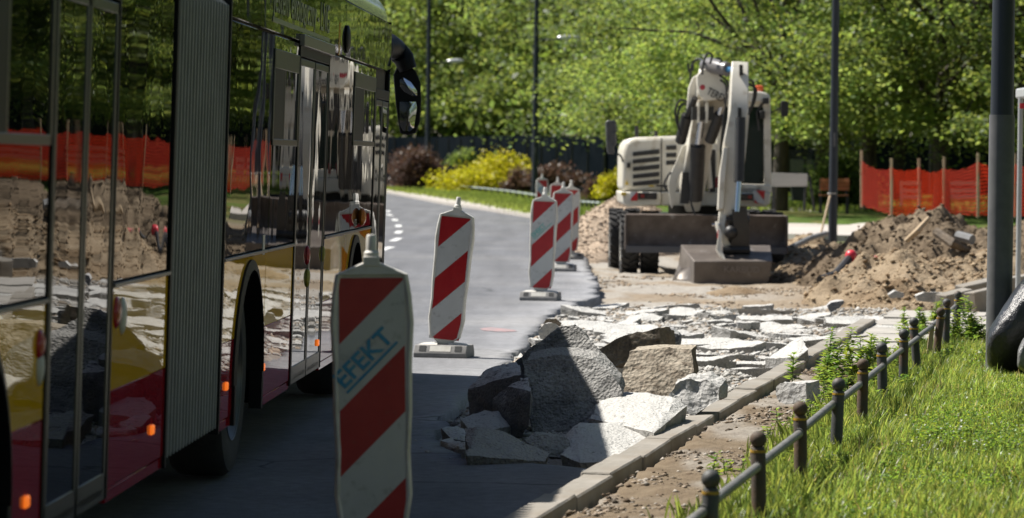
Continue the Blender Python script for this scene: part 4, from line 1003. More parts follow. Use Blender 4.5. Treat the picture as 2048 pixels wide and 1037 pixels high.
def lower(x0, x1, ax=None):
    arch_panel('red_side_panel', redpn, x0 + g, x1 - g, ZS + .05, ZR, ax); arch_panel('yellow_side_panel', yelp, x0 + g, x1 - g, ZR, ZY, ax)
    if ax is None: MB().box(x0 + g, x1 - g, .004, .03, ZS, ZS + .046).build('skirt_strip', redpn, bus, world=False, bevel=.003)
    else:
        for a, b in ((x0 + g, ax - AR), (ax + AR, x1 - g)):
            if b - a > .03: MB().box(a, b, .004, .03, ZS, ZS + .046).build('skirt_strip', redpn, bus, world=False, bevel=.003)
    MB().box(x0 + g, x1 - g, -.012, .02, ZY - .001, ZY + .014).build('belt_moulding', frm, bus, world=False, bevel=.002)
def pane(x0, x1, z0=ZY + .02, z1=ZW, m=None, name='window', y=.0):
    return MB().box(x0 + .008, x1 - .008, y, y + .02, z0, z1).build(name, m or glassb, bus, world=False, bevel=.004)
def top(x0, x1, zf=2.40): return MB().box(x0 + .003, x1 - .003, -.004, .02, ZW + .012, zf).build('upper_black_panel', blackp, bus, world=False, bevel=.004)
def hopper(x0, x1, zb, zt_):
    w = pane(x0, x1)
    fr_ = MB(); t = .035
    for a, b, c, d in ((x0 + .01, x1 - .01, zt_ - .10, zt_), (x0 + .01, x1 - .01, zb, zb + t), (x0 + .01, x0 + .01 + t, zb, zt_), (x1 - t - .01, x1 - .01, zb, zt_)):
        fr_.box(a, b, -.006, .002, c, d)
    f = fr_.build('window_frame', frm, w, world=False, bevel=.003)
    xm = x0 + (x1 - x0) * .42
    MB().box(x0 + .06, xm, -.004, -.001, zb + t, zt_ - .1).build('open_gap', rubb, f, world=False)
    MB().box(xm, xm + .03, -.005, 0, zb + t, zt_ - .1).build('sliding_bar', frm, f, world=False)
def door(x0, x1, z0=ZS + .02, z1=ZW - .02):
    r = MB(); t = .05
    for a, b, c, d in ((x0, x1, z1 - t, z1 + .02), (x0, x0 + t * .7, z0, z1), (x1 - t * .7, x1, z0, z1)): r.box(a, b, -.006, .025, c, d)
    r.build('door_frame', rubb, bus, world=False, bevel=.003)
    xm = (x0 + x1) / 2
    for a, b in ((x0 + t, xm - .012), (xm + .012, x1 - t)):
        leaf = MB(); s = .035
        for p, q, c, d in ((a, b, z1 - .1, z1 - .06), (a, b, z0 + .0, z0 + .10), (a, a + s, z0, z1 - .06), (b - s, b, z0, z1 - .06)): leaf.box(p, q, -.004, .02, c, d)
        lf = leaf.build('door_leaf', frm, bus, world=False, bevel=.004)
        MB().box(a + s, b - s, .0, .012, z0 + .10, z1 - .1).build('door_glass', glassb, lf, world=False)
        MB().box(a + s + .02, b - s - .02, -.004, .002, z0 + .02, z0 + .05).build('kick_strip', rimm, lf, world=False, bevel=.003)
D1a, D1b = bx(588, 450), bx(648, 450); D0a, D0b = bx(742, 450), bx(769, 450); D2a, D2b = bx(97, 450), bx(228, 450)
W1 = bx(537)
# front half
lower(XB1 + .02, bx(534), A1 if A1 + AR < bx(534) + .05 else A1)
lower(bx(534), D1a)
lower(D1b, D0a, A2)
pane(XB1 + .02, W1); hopper(W1, D1a, bu(560, 292)[1], bu(560, 100)[1]); pane(D1b, bx(699)); hopper(bx(699), D0a, bu(715, 292)[1], bu(715, 145)[1])
door(D1a, D1b); door(D0a, D0b, z1=ZW - .15)
for a, b, c in ((XB1 + .02, bx(520, 80), 2.36), (bx(520, 80), 1.15, 2.42), (1.15, bx(588, 60), ZF), (bx(588, 60), bx(690, 90), ZF), (bx(690, 90), XF - .05, ZF)): top(a, b, c)
MB().box(D1a - .02, D1b + .05, -.03, .0, ZW - .015, ZW + .05).build('door_rain_rail', mat('alu', (.25, .24, .23), rough=.35, metal=.7), bus, world=False, bevel=.004)
MB().box(D0b, XF - .03, -.002, .03, ZS, ZW).build('front_corner_pillar', rubb, bus, world=False, bevel=.01)
# front end, windscreen side rounded
mb = MB(); n = 8; prof = [(XF - .06, 0.0)] + [(XF - .06 + .14 * math.sin(k / n * math.pi / 2) + (.0), .14 - .14 * math.cos(k / n * math.pi / 2)) for k in range(1, n + 1)] + [(XF + .12, Wd / 2), (XF + .08, Wd - .14), (XF - .06, Wd + .02)]
mb.prism([(x, y, ZS) for x, y in prof], (0, 0, ZF - ZS + .02)); mb.build('front_end', blackp, bus, world=False, smooth=True)
# rear half
lower(D2b, XB0); lower(XR, D2a, A0)
pane(D2b, XB0); door(D2a, D2b)
hopper(bx(-75), D2a, bu(50, 290)[1], bu(50, -160)[1]); pane(XR, bx(-75))
for a, b in ((D2b, XB0), (D2a, D2b), (XR, D2a)): top(a, b)
# roof: curved edge, raised cover over the tanks in front
def roofprof(h, inset=.0, zf=ZF):
    p = [(-.002, zf + .004)] + [(.34 - .34 * math.cos(t) + inset, zf + .004 + (h - zf) * math.sin(t)) for t in [math.pi / 2 * k / 8 for k in range(1, 9)]]
    return p + [(Wd + .03 - y, z) for y, z in reversed(p)]
mb = MB(); sweep(mb, roofprof(2.46, 0, 2.38), XB1 + .02, 1.16); sweep(mb, roofprof(2.46, 0, 2.38), XR, XB0); mb.build('roof', roofp, bus, world=False, smooth=True)
mb = MB(); pr = roofprof(2.82); sweep(mb, pr, 1.16, XF - .42)
q0 = [(XF - .42, y, z) for y, z in pr]; q1 = [(XF + .04, y * .96 + .05, ZF + (z - ZF) * .45) for y, z in pr]; nn = len(pr)
mb.add(q0 + q1, [(i, (i + 1) % nn, (i + 1) % nn + nn, i + nn) for i in range(nn)] + [tuple(range(nn, 2 * nn))]); mb.build('tank_cover', roofp, bus, world=False, smooth=True)
# bellows
def belprof(x, k):
    s = .0 if k else .05
    return [(x, s, ZS + .03 + s), (x, s, 2.26 - s), (x, .12 + s, 2.36 - s), (x, Wd - .12 - s, 2.36 - s), (x, Wd - s, 2.26 - s), (x, Wd - s, ZS + .03 + s)]
bel = mat('bellows_fabric_shaded', (.045, .05, .05), (.06, .066, .066), sc=5, rough=.7)  # dark fold tone paints the occlusion between ribs into the fabric
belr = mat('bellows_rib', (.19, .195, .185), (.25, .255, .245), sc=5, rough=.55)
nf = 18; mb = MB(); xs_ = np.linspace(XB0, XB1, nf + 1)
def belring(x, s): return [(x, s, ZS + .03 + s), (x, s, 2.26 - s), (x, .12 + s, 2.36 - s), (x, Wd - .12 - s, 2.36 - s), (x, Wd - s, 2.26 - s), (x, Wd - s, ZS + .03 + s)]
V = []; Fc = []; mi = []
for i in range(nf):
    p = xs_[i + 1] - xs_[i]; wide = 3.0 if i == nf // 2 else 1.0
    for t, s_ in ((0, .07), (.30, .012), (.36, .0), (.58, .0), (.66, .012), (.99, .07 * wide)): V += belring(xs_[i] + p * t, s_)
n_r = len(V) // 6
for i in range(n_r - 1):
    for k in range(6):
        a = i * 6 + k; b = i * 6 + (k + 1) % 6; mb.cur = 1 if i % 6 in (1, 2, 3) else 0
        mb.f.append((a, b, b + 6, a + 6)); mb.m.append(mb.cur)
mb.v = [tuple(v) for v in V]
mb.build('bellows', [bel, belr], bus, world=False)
for x in (XB0 + .01, XB1 - .01): MB().box(x - .02, x + .02, -.01, Wd + .03, ZS, 2.36).build('bellows_frame', rubb, bus, world=False, bevel=.004)
# wheels and arches
for ax in (A0, A1, A2):
    mb = MB(); N_ = 28; 
    ri, ro = AR - .03, AR + .02; vs = []; fs = []
    for k in range(N_ + 1):
        a = math.pi * k / N_; c, s = -math.cos(a), math.sin(a)
        for r, yy in ((ro, -.012), (ri, -.02), (ri, .62), (ro, .05)): vs.append((ax + c * r, yy, WZ + .02 + s * r))
    for k in range(N_):
        for j in range(4): a = k * 4 + j; b = k * 4 + (j + 1) % 4; fs.append((a, b, b + 4, a + 4))
    mb.add(vs, fs)
    for sgn in (-1, 1): mb.box(ax + sgn * ri - .03, ax + sgn * ri + .03, -.015, .05, ZS, WZ + .02)
    wa = mb.build('wheel_arch', rubb, bus, world=False, smooth=True)
    MB().box(ax - AR, ax + AR, .62, .64, .32, 1.0).build('arch_liner', rubb, wa, world=False)
    def wheel(yc, nm):
        mb = MB(); prof = [(.30, -.135), (.40, -.145), (.455, -.135), (.48, -.10), (.485, 0), (.48, .10), (.455, .135), (.30, .135)]; n = 40; vs = []
        for k in range(n):
            a = 2 * math.pi * k / n
            for r, yy in prof: vs.append((ax + r * math.cos(a), yc + yy, .485 + r * math.sin(a)))
        m_ = len(prof); mb.add(vs, [(k * m_ + j, k * m_ + (j + 1) % m_, ((k + 1) % n) * m_ + (j + 1) % m_, ((k + 1) % n) * m_ + j) for k in range(n) for j in range(m_)])
        w = mb.build('wheel', tyre, bus, world=False, smooth=True)
        prof = [(.305, -.14), (.29, -.12), (.27, -.08), (.16, -.03), (.13, -.07), (.0, -.07)]; vs = []; mb = MB()
        for k in range(n):
            a = 2 * math.pi * k / n
            for r, yy in prof: vs.append((ax + r * math.cos(a), yc + yy, .485 + r * math.sin(a)))
        m_ = len(prof); mb.add(vs, [(k * m_ + j, k * m_ + j + 1, ((k + 1) % n) * m_ + j + 1, ((k + 1) % n) * m_ + j) for k in range(n) for j in range(m_ - 1)])
        mb.build('rim', rimm, w, world=False, smooth=True)
    wheel(.20, 'r'); wheel(Wd - .2, 'l')
# markers, buttons, reflectors, mirror, lettering
for (px, py) in ((302, 860), (50, 1004), (451, 773), (525, 735), (634, 686)):
    x, z = bu(px, py); MB().box(x - .03, x + .03, -.012, .002, z - .02, z + .02).build('side_marker', ambl, bus, world=False, bevel=.008)
for (px, py, m, rx, rz) in ((614, 511, 'r', .04, .055), (614, 556, 'y', .04, .055), (78, 690, 'r', .05, .05), (232, 625, 'r', .06, .06), (243, 632, 'w', .05, .07), (77, 735, 'w', .035, .06), (644, 508, 'y', .02, .05)):
    x, z = bu(px, py); mm = {'r': mat('button_red', (.35, .01, .02), rough=.2), 'y': mat('button_olive', (.3, .26, .03), rough=.25), 'w': mat('sticker_white', (.5, .5, .48), rough=.4)}[m]
    MB().ball((x, -.002, z), 1.0, 14, 8, (rx, .018, rz)).build('door_button', mm, bus, world=False, smooth=True)
for (px, py) in ((718, 434),): x, z = bu(px, py); MB().ball((x, -.02, z), 1.0, 12, 8, (.05, .03, .06)).build('turn_lamp', ambd, bus, world=False, smooth=True)
x, z = bu(678, 78); MB().box(x - .05, x + .05, -.0055, .0, z - .10, z + .10).build('amber_strip', ambd, bus, world=False)
x, z = bu(692, 79); MB().ball((x, -.01, z), 1.0, 14, 8, (.09, .02, .09)).build('side_camera', rubb, bus, world=False, smooth=True)
x0, z0 = bu(544, 44); x1, z1 = bu(657, 78)
Mx = frame_from(Vector((x0, -.0065, 2.315)), (1, 0, 0), (0, 0, 1))
t = text('Jestem ekologiczny - LNG', .235, decal, 'lettering', bus, Mx, .0006); t.data.update()
wt = max(v.co.x for v in t.data.vertices) - min(v.co.x for v in t.data.vertices)
for v in t.data.vertices: v.co.x = x0 + (v.co.x - x0) * (x1 - x0) / wt
MB().box(x0, x1, -.0075, -.002, 2.262, 2.285).build('lettering_underline', decal, bus, world=False)
xa, za = bu(708, 452); text('8225', .07, decal, 'fleet_number', bus, frame_from(Vector((xa, -.003, ZY + .035)), (1, 0, 0), (0, 0, 1)), .0005, sx=1.1)
# reflective sticker on glass
x, z = bu(527, 490); MB().box(x - .04, x + .04, -.003, .002, z - .05, z + .05).build('door_sticker', mat('sticker_white', (.5, .5, .48)), bus, world=False)
# mirror on its curved arm (kept in bus coordinates)
bus_inv = (Matrix.Translation(P0) @ Euler((BL, 0, math.atan2(1, BB))).to_matrix().to_4x4()).inverted()
dm = 24.6
def WB(px, py, d=dm): return bus_inv @ W(px, py, d)
mb = MB(); mb.tube([WB(758, 92, 24.2), WB(775, 92, 24.4), WB(792, 100), WB(808, 118), WB(816, 140)], [.07, .10, .085, .08, .07], 12); mb.build('mirror_arm', rubb, bus, world=False, smooth=True)
mb = MB(); mb.ball(WB(768, 98, 24.25), .075, 14, 8, (1, 1, 1.5)); mb.build('mirror_mount', rubb, bus, world=False, smooth=True)
o_ = [(795, 128), (815, 128), (832, 142), (841, 165), (843, 200), (840, 245), (832, 268), (815, 272), (800, 268), (795, 240), (790, 200), (786, 150)]
mb = MB(); f0 = [WB(a, b, dm) for a, b in o_]; c_ = sum(f0, Vector()) / len(f0); f1 = [c_ + (p - c_) * .82 + Vector((.15, 0, 0)) for p in f0]
n = len(f0); mb.add(f0 + f1, [tuple(range(n)), tuple(range(2 * n - 1, n - 1, -1))] + [((i + 1) % n, i, i + n, (i + 1) % n + n) for i in range(n)])
hs = mb.build('mirror_housing', rubb, bus, world=False, bevel=.012, smooth=True, seg=3)
mirm = mat('mirror_glass', (.8, .8, .82), rough=.01, metal=1.0)
def glassp(o_, tilt, nm):
    f = [WB(a, b, dm - .012) for a, b in o_]; c_ = sum(f, Vector()) / len(f)
    vs = [c_] + f + [c_ + (p - c_) * .5 for p in f]; n = len(f)
    # slightly convex glass, turned towards the road beside the bus
    M = Matrix.Translation(c_) @ Euler(tilt).to_matrix().to_4x4() @ Matrix.Translation(-c_)
    vs = [M @ v for v in vs]; vs[0] += Vector((-.012, 0, 0)); vs = [vs[i] + (Vector((-.009, 0, 0)) if i > n else Vector()) for i in range(len(vs))]
    mb = MB(); mb.add(vs, [(0, n + 1 + i, n + 1 + (i + 1) % n) for i in range(n)] + [(n + 1 + i, 1 + i, 1 + (i + 1) % n, n + 1 + (i + 1) % n) for i in range(n)])
    mb.build('mirror_glass', mirm, hs, world=False, smooth=True)
glassp([(799, 160), (806, 155), (822, 165), (834, 182), (834, 192), (824, 192), (808, 184), (800, 174)], (0, 0, R(-4)), 'a')
glassp([(799, 204), (832, 204), (834, 216), (828, 256), (820, 263), (806, 263), (799, 250)], (0, 0, R(-3)), 'b')
print('bus ok')
# ------------------------------------------------------------------ wheeled excavator
cream = mat('cream_paint', (.74, .70, .61), (.66, .62, .52), sc=2.5, rough=.42, c3=(.44, .37, .27), sc3=5, lo3=.55, hi3=.75, coat=.2)
steel = mat('worn_blade', (.07, .052, .042), (.125, .10, .085), sc=4, rough=.6, metal=.2, bump=.3, bsc=25, bd=.006, c3=(.30, .29, .28), sc3=7, lo3=.6, hi3=.8)
bucks = mat('bucket_steel', (.10, .082, .07), (.16, .135, .115), sc=3, rough=.5, metal=.3, bump=.2, bsc=30, bd=.004, c3=(.34, .33, .33), sc3=5, lo3=.6, hi3=.85)
dkm = mat('machine_black', (.016, .016, .017), (.03, .028, .026), sc=7, rough=.5)
chrome = mat('chrome_rod', (.5, .53, .58), rough=.15, metal=1.0)
lampg = mat('dark_lamp_glass', (.05, .04, .04), rough=.15)
cabgl = mat('cab_glass', (.010, .020, .017), rough=.06, spec=.3)
exc = empty('wheeled_excavator', (W(1400, 560, 50).x, 50, -.15), label='cream wheeled excavator with dozer blade and ditching bucket facing the camera', cat='excavator')
def E(px, py, d): return W(px, py, d)
def slab(name, poly, d0, d1, m, parent=exc, bevel=.0, smooth=False):
    return MB().prism([E(a, b, d0) for a, b in poly], (0, d1 - d0, 0)).build(name, m, parent, bevel=bevel, smooth=smooth)
def xwheel(x0, x1, yc, zc, r, name='wheel', rim_left=True):
    mb = MB(); n = 36; xm = (x0 + x1) / 2; hw = (x1 - x0) / 2
    prof = [(r * .55, -hw * .9), (r * .8, -hw), (r * .93, -hw * .92), (r * .97, -hw * .7), (r * .975, 0), (r * .97, hw * .7), (r * .93, hw * .92), (r * .8, hw), (r * .55, hw * .9)]
    vs = []
    for k in range(n):
        a = 2 * math.pi * k / n
        for rr, xx in prof: vs.append((xm + xx, yc + rr * math.cos(a), zc + rr * math.sin(a)))
    m_ = len(prof); mb.add(vs, [(k * m_ + j, k * m_ + (j + 1) % m_, ((k + 1) % n) * m_ + (j + 1) % m_, ((k + 1) % n) * m_ + j) for k in range(n) for j in range(m_)])
    L_ = 24
    for k in range(L_):   # tread lugs, two staggered rows
        for sd in (-1, 1):
            a = 2 * math.pi * (k + (.5 if sd > 0 else 0)) / L_
            M = Matrix.Translation((xm + sd * hw * .5, yc, zc)) @ Matrix.Rotation(a, 4, 'X') @ Matrix.Translation((0, 0, r * .985)) @ Matrix.Rotation(sd * .5, 4, 'Z')
            mb.box(-hw * .52, hw * .52, -.022, .022, -.03, .02, M)
    w = mb.build(name, tyre, exc, smooth=True)
    mb = MB(); s = -1 if rim_left else 1
    prof = [(r * .60, -hw * .95), (r * .54, -hw * .8), (r * .5, -hw * .3), (r * .28, -hw * .1), (r * .2, -hw * .5), (0, -hw * .55)]; vs = []
    for k in range(n):
        a = 2 * math.pi * k / n
        for rr, xx in prof: vs.append((xm - s * xx * 1.0 if not rim_left else xm + xx, yc + rr * math.cos(a), zc + rr * math.sin(a)))
    m_ = len(prof); mb.add(vs, [(k * m_ + j, k * m_ + j + 1, ((k + 1) % n) * m_ + j + 1, ((k + 1) % n) * m_ + j) for k in range(n) for j in range(m_ - 1)])
    mb.build('rim', cream, w, smooth=True)
def wx(px, d=49.6): return E(px, 490, d).x
r_ = .485
for a, b in ((1240, 1274), (1282, 1316)): xwheel(wx(a), wx(b), 49.6, -.15 + r_, r_)
for a, b in ((1500, 1532), (1535, 1564)): xwheel(wx(a), wx(b), 49.6, -.15 + r_, r_, rim_left=False)
for a, b in ((1218, 1245), (1250, 1278)): xwheel(E(a, 490, 52.2).x, E(b, 490, 52.2).x, 52.2, -.15 + r_, r_)
for a, b in ((1490, 1518), (1524, 1550)): xwheel(E(a, 490, 52.2).x, E(b, 490, 52.2).x, 52.2, -.15 + r_, r_, rim_left=False)
mb = MB(); mb.tube([(wx(1240), 49.6, .33), (wx(1564), 49.6, .33)], .07, 10); mb.tube([(E(1220, 490, 52.2).x, 52.2, .33), (E(1550, 490, 52.2).x, 52.2, .33)], .07, 10); mb.build('axles', dkm, exc, smooth=True)
slab('chassis', [(1320, 432), (1500, 432), (1500, 468), (1320, 468)], 49.0, 52.6, dkm, bevel=.02)
MB().tube([(E(1415, 430, 50.4).x, 50.4, E(1415, 434, 50.4).z), (E(1415, 430, 50.4).x, 50.4, E(1415, 410, 50.4).z)], .62, 24).build('turntable', dkm, exc, smooth=True)
# dozer blade: curved plate
xa, xb = E(1252, 470, 48.5).x, E(1572, 470, 48.5).x; zt_, zb_ = E(1412, 431, 48.5).z, E(1412, 500, 48.5).z
mb = MB(); k_ = 8; prof = []
for i in range(k_ + 1):
    t = i / k_; prof.append((48.38 + .09 * math.sin(t * math.pi) + (.10 if i == k_ else 0) * 0, zb_ + (zt_ - zb_) * t))
prof_o = prof + [(48.62, zt_ + .015), (48.62, zt_ - .02)] + [(y + .03, z) for y, z in reversed(prof)]
n = len(prof_o); xl = [xa, xa + .002, xb - .002, xb]
mb.add([(xa, y, z) for y, z in prof_o] + [(xb, y, z) for y, z in prof_o], [tuple(range(n)), tuple(range(2 * n - 1, n - 1, -1))] + [((i + 1) % n, i, i + n, (i + 1) % n + n) for i in range(n)])
bld = mb.build('dozer_blade', steel, exc, bevel=.004)
MB().box(xa - .02, xa + .012, 48.36, 48.64, zb_, zt_).build('end_plate', steel, bld, bevel=.004); MB().box(xb - .012, xb + .02, 48.36, 48.64, zb_ - .04, zt_).build('end_plate', steel, bld, bevel=.004)
MB().box(xa, xb, 48.34, 48.375, zb_ - .05, zb_ + .05).build('cutting_edge', mat('edge_steel', (.08, .08, .09), rough=.5), bld, bevel=.003)
for px in (1345, 1500): MB().beam([(wx(px), 48.6, .28), (wx(px), 49.6, .42)], [.1, .1], [.14, .14]).build('blade_arm', dkm, exc)
# platform skirt with lights and warning plates
sk = slab('platform_skirt', [(1243, 384), (1322, 384), (1322, 412), (1256, 414), (1246, 408)], 49.1, 51.8, cream, bevel=.03, smooth=True)
sk2 = slab('platform_skirt', [(1322, 384), (1542, 386), (1540, 408), (1530, 414), (1322, 412)], 49.2, 51.8, cream, bevel=.02, smooth=True)
for (a, b, p) in (((1277, 386), (1314, 399), sk), ((1476, 388), (1507, 401), sk2)):
    ls = slab('headlight', [a, (b[0], a[1]), b, (a[0], b[1])], 49.06, 49.14, dkm, p, bevel=.008)
    c0 = a[0] + 4 if p is sk else b[0] - 11
    slab('red_lens', [(c0, a[1] + 3), (c0 + 8, a[1] + 3), (c0 + 8, b[1] - 3), (c0, b[1] - 3)], 49.05, 49.07, mat('red_lens', (.25, .02, .02), rough=.2), ls)
    c0 = a[0] + 16 if p is sk else a[0] + 4
    slab('clear_lens', [(c0, a[1] + 3), (c0 + 14, a[1] + 3), (c0 + 14, b[1] - 3), (c0, b[1] - 3)], 49.05, 49.07, lampg, ls)
rw = mat('warning_white', (.55, .56, .57), rough=.4); rr = mat('warning_red', (.50, .015, .02), rough=.4)
slab('warning_plate', [(1261, 384), (1275, 384), (1275, 402), (1261, 402)], 49.07, 49.11, rw, sk); slab('warning_stripe', [(1275, 384), (1275, 402), (1261, 402), (1263, 396)], 49.055, 49.075, rr, sk)
slab('warning_plate', [(1505, 382), (1530, 382), (1528, 408), (1508, 404)], 49.1, 49.22, rw, sk2); slab('warning_stripe', [(1513, 381), (1530, 382), (1528, 400)], 49.08, 49.11, rr, sk2); slab('warning_stripe', [(1509, 399), (1517, 408), (1509, 406)], 49.08, 49.11, rr, sk2)
slab('yellow_sticker', [(1243, 385), (1252, 385), (1252, 391), (1243, 391)], 49.07, 49.12, mat('sticker_yellow', (.6, .42, .03), rough=.5), sk)
# engine hood with louvres
hd = slab('engine_hood', [(1244, 383), (1245, 305), (1249, 288), (1257, 279), (1270, 275), (1352, 272), (1372, 280), (1410, 296), (1410, 383)], 49.3, 51.6, cream, bevel=.07, smooth=True)
for k in range(5):
    y = 302 + k * 15; slab('louvre', [(1266, y + 3), (1319, y - 3), (1319, y + 6), (1266, y + 11)], 49.27, 49.34, dkm, hd, bevel=.004)
for k in range(3):
    y = 292 + k * 15; slab('louvre', [(1333, y), (1353, y - 1), (1353, y + 8), (1333, y + 8)], 49.27, 49.34, dkm, hd, bevel=.004)
slab('hood_seam', [(1322.5, 276), (1324, 276), (1324, 383), (1322.5, 383)], 49.285, 49.31, dkm, hd)
slab('warning_sticker', [(1250, 370), (1257, 370), (1254, 362)], 49.27, 49.32, MATS['sticker_yellow'], hd)
slab('warning_sticker', [(1298, 371), (1308, 371), (1308, 374), (1298, 374)], 49.28, 49.32, MATS['sticker_yellow'], hd); slab('type_plate', [(1313, 370), (1336, 371), (1336, 374.5), (1313, 373.5)], 49.28, 49.32, dkm, hd)
for px, t in ((1273, 252), (1312, 262)): MB().tube([E(px, 278, 50.4), E(px, t, 50.4)], .03, 8).build('exhaust_stub', dkm, exc, smooth=True)
# cab
cabf = cream
slab('cab_base', [(1418, 368), (1543, 370), (1543, 386), (1418, 385)], 49.25, 51.0, cabf, bevel=.02)
rf = slab('cab_roof', [(1438, 190), (1448, 184), (1520, 183), (1536, 187), (1541, 195), (1541, 206), (1438, 206)], 49.2, 51.1, cabf, bevel=.03, smooth=True)
pilr = slab('cab_pillar', [(1527, 204), (1541, 204), (1543, 372), (1529, 372)], 49.28, 49.4, cabf, bevel=.015, smooth=True)
slab('cab_pillar', [(1528, 204), (1541, 204), (1543, 372), (1530, 372)], 50.8, 50.95, cabf, bevel=.015)
slab('cab_pillar', [(1418, 286), (1433, 286), (1433, 372), (1418, 372)], 49.28, 49.42, cabf, bevel=.015)
slab('cab_pillar', [(1436, 206), (1446, 206), (1440, 372), (1430, 372)], 50.8, 50.95, cabf, bevel=.015)
slab('cab_pillar', [(1440, 204), (1448, 204), (1440, 300), (1432, 300)], 49.28, 49.4, cabf, bevel=.01)
# windscreen: rounded pane inside frame strips
slab('frame_strip', [(1446, 204), (1530, 204), (1530, 214), (1446, 214)], 49.29, 49.36, cabf, bevel=.01)
gl = slab('windscreen', [(1440, 214), (1514, 214), (1524, 219), (1527, 230), (1527, 350), (1522, 362), (1512, 368), (1440, 368)], 49.34, 49.36, cabgl)
MB().prism([E(1440, 210, 50.9), E(1540, 210, 50.9), E(1540, 372, 50.9), E(1440, 372, 50.9)], (0, .03, 0)).build('rear_window', cabgl, exc)
MB().prism([E(1541, 210, 49.4), E(1542, 368, 49.4), E(1542, 368, 50.85), E(1541, 210, 50.85)], (-.01, 0, 0)).build('side_window', cabgl, exc)
MB().tube([E(1518, 262, 49.3), E(1514, 225, 49.28), E(1524, 208, 49.28)], .02, 6).build('wiper', dkm, exc)
slab('work_light', [(1525, 196), (1538, 196), (1538, 208), (1525, 208)], 49.1, 49.22, dkm, bevel=.01); slab('work_light', [(1520, 222), (1530, 222), (1530, 238), (1520, 238)], 49.1, 49.28, dkm, bevel=.01)
MB().tube([E(1518, 184, 49.8), E(1518, 180, 49.8), E(1518, 173, 49.8), E(1518, 171, 49.8)], [.06, .075, .07, .04], 14).build('warning_beacon', mat('beacon_orange', (.55, .09, .02), rough=.25), exc, smooth=True)
ml = slab('mirror', [(1562, 203), (1572, 202), (1577, 205), (1577, 230), (1573, 234), (1563, 233)], 49.25, 49.35, dkm, bevel=.01)
MB().tube([E(1541, 226, 49.3), E(1552, 221, 49.3), E(1564, 219, 49.3)], .015, 6).build('mirror_bracket', dkm, ml)
ml = slab('covered_mirror', [(1211, 244), (1216, 241), (1231, 241), (1233, 250), (1233, 290), (1228, 295), (1230, 308), (1216, 309), (1213, 292)], 49.1, 49.3, mat('bag_grey', (.04, .04, .042), (.08, .08, .08), sc=9, rough=.35, bump=.6, bsc=14, bd=.02), bevel=.02, smooth=True)
MB().tube([E(1236, 308, 49.2), E(1243, 314, 49.25), E(1246, 325, 49.4)], .015, 6).build('mirror_bracket', dkm, ml)
slab('mirror_foot', [(1254, 326), (1261, 326), (1261, 336), (1254, 336)], 49.2, 49.3, dkm)
# boom: kingpost, lower beam, knuckle
MB().beam([E(1385, 418, 49.0), E(1383, 380, 48.9), E(1388, 340, 48.75), E(1399, 285, 48.5), E(1412, 205, 48.0), E(1419, 150, 47.6)], [.20, .36, .38, .36, .36, .30], [.3, .42, .46, .44, .4, .3]).build('boom_beam', cream, exc, bevel=.02)
bp_ = [(1341, 410), (1336, 370), (1340, 350), (1352, 325), (1365, 292), (1378, 288), (1372, 330), (1356, 356), (1350, 400), (1344, 418)]
slab('boom_side_plate', bp_, 48.55, 48.62, cream, bevel=.006)
slab('boom_side_plate', [(1374, 215), (1378, 175), (1386, 155), (1394, 150), (1396, 190), (1388, 220), (1378, 226)], 47.8, 48.0, cream, bevel=.01)
kn_ = slab('boom_knuckle', [(1394, 152), (1404, 140), (1418, 136), (1437, 148), (1450, 166), (1458, 180), (1447, 198), (1410, 203), (1400, 190), (1395, 172)], 47.1, 47.4, cream, bevel=.012)
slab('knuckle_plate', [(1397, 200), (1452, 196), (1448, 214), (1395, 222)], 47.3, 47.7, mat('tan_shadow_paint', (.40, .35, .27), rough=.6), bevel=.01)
ux = (E(1440, 184, 47) - E(1413, 170, 47)).normalized()
text('TEREX', .16, dkm, 'boom_lettering', kn_, Matrix.Translation(-OFF[exc.name]) @ frame_from(E(1412, 188, 47.06), ux, (0, 0, 1)), .001, sx=.66, bold=.002)
MB().ball(E(1405, 175, 47.1), .04, 10, 6, (1, .25, 1)).build('red_emblem', mat('emblem_red', (.45, .04, .06), rough=.5), kn_, smooth=True)
for a, b in ((1385, 1395), (1401, 1411), (1418, 1428)): slab('boom_slot_shade', [(a, 214), (b, 213), (b - 1, 240), (a - 1, 241)], 47.24, 47.5, dkm)  # dark slabs stand in for the shade between the boom fins
slab('boom_fin', [(1396, 205), (1400, 205), (1399, 246), (1395, 246)], 47.15, 47.5, cream); slab('boom_fin', [(1412, 204), (1417, 204), (1416, 246), (1411, 246)], 47.15, 47.5, cream)
slab('side_gap_shade', [(1366, 345), (1382, 345), (1378, 408), (1360, 408)], 48.3, 48.5, dkm); slab('side_gap_shade', [(1420, 300), (1431, 300), (1431, 384), (1420, 384)], 49.1, 49.2, dkm)  # solid dark slabs painted in for the shaded gaps beside the boom
# boom cylinders
def cyl(a, b, r, m, name, n=14): return MB().tube([a, b], r, n).build(name, m, exc, smooth=True)
cyl(E(1390, 400, 48.4), E(1396, 292, 48.1), .115, dkm, 'lift_cylinder'); cyl(E(1396, 294, 48.1), E(1403, 240, 47.8), .055, chrome, 'lift_rod')
cyl(E(1361, 283, 48.2), E(1374, 232, 47.9), .085, dkm, 'adjusting_cylinder'); cyl(E(1374, 234, 47.9), E(1390, 196, 47.6), .045, dkm, 'adjusting_rod')
cyl(E(1420, 282, 48.0), E(1440, 228, 47.7), .085, dkm, 'adjusting_cylinder'); cyl(E(1438, 232, 47.7), E(1446, 204, 47.5), .045, chrome, 'adjusting_rod')
cyl(E(1420, 376, 48.9), E(1412, 285, 48.7), .045, cream, 'boom_strut')
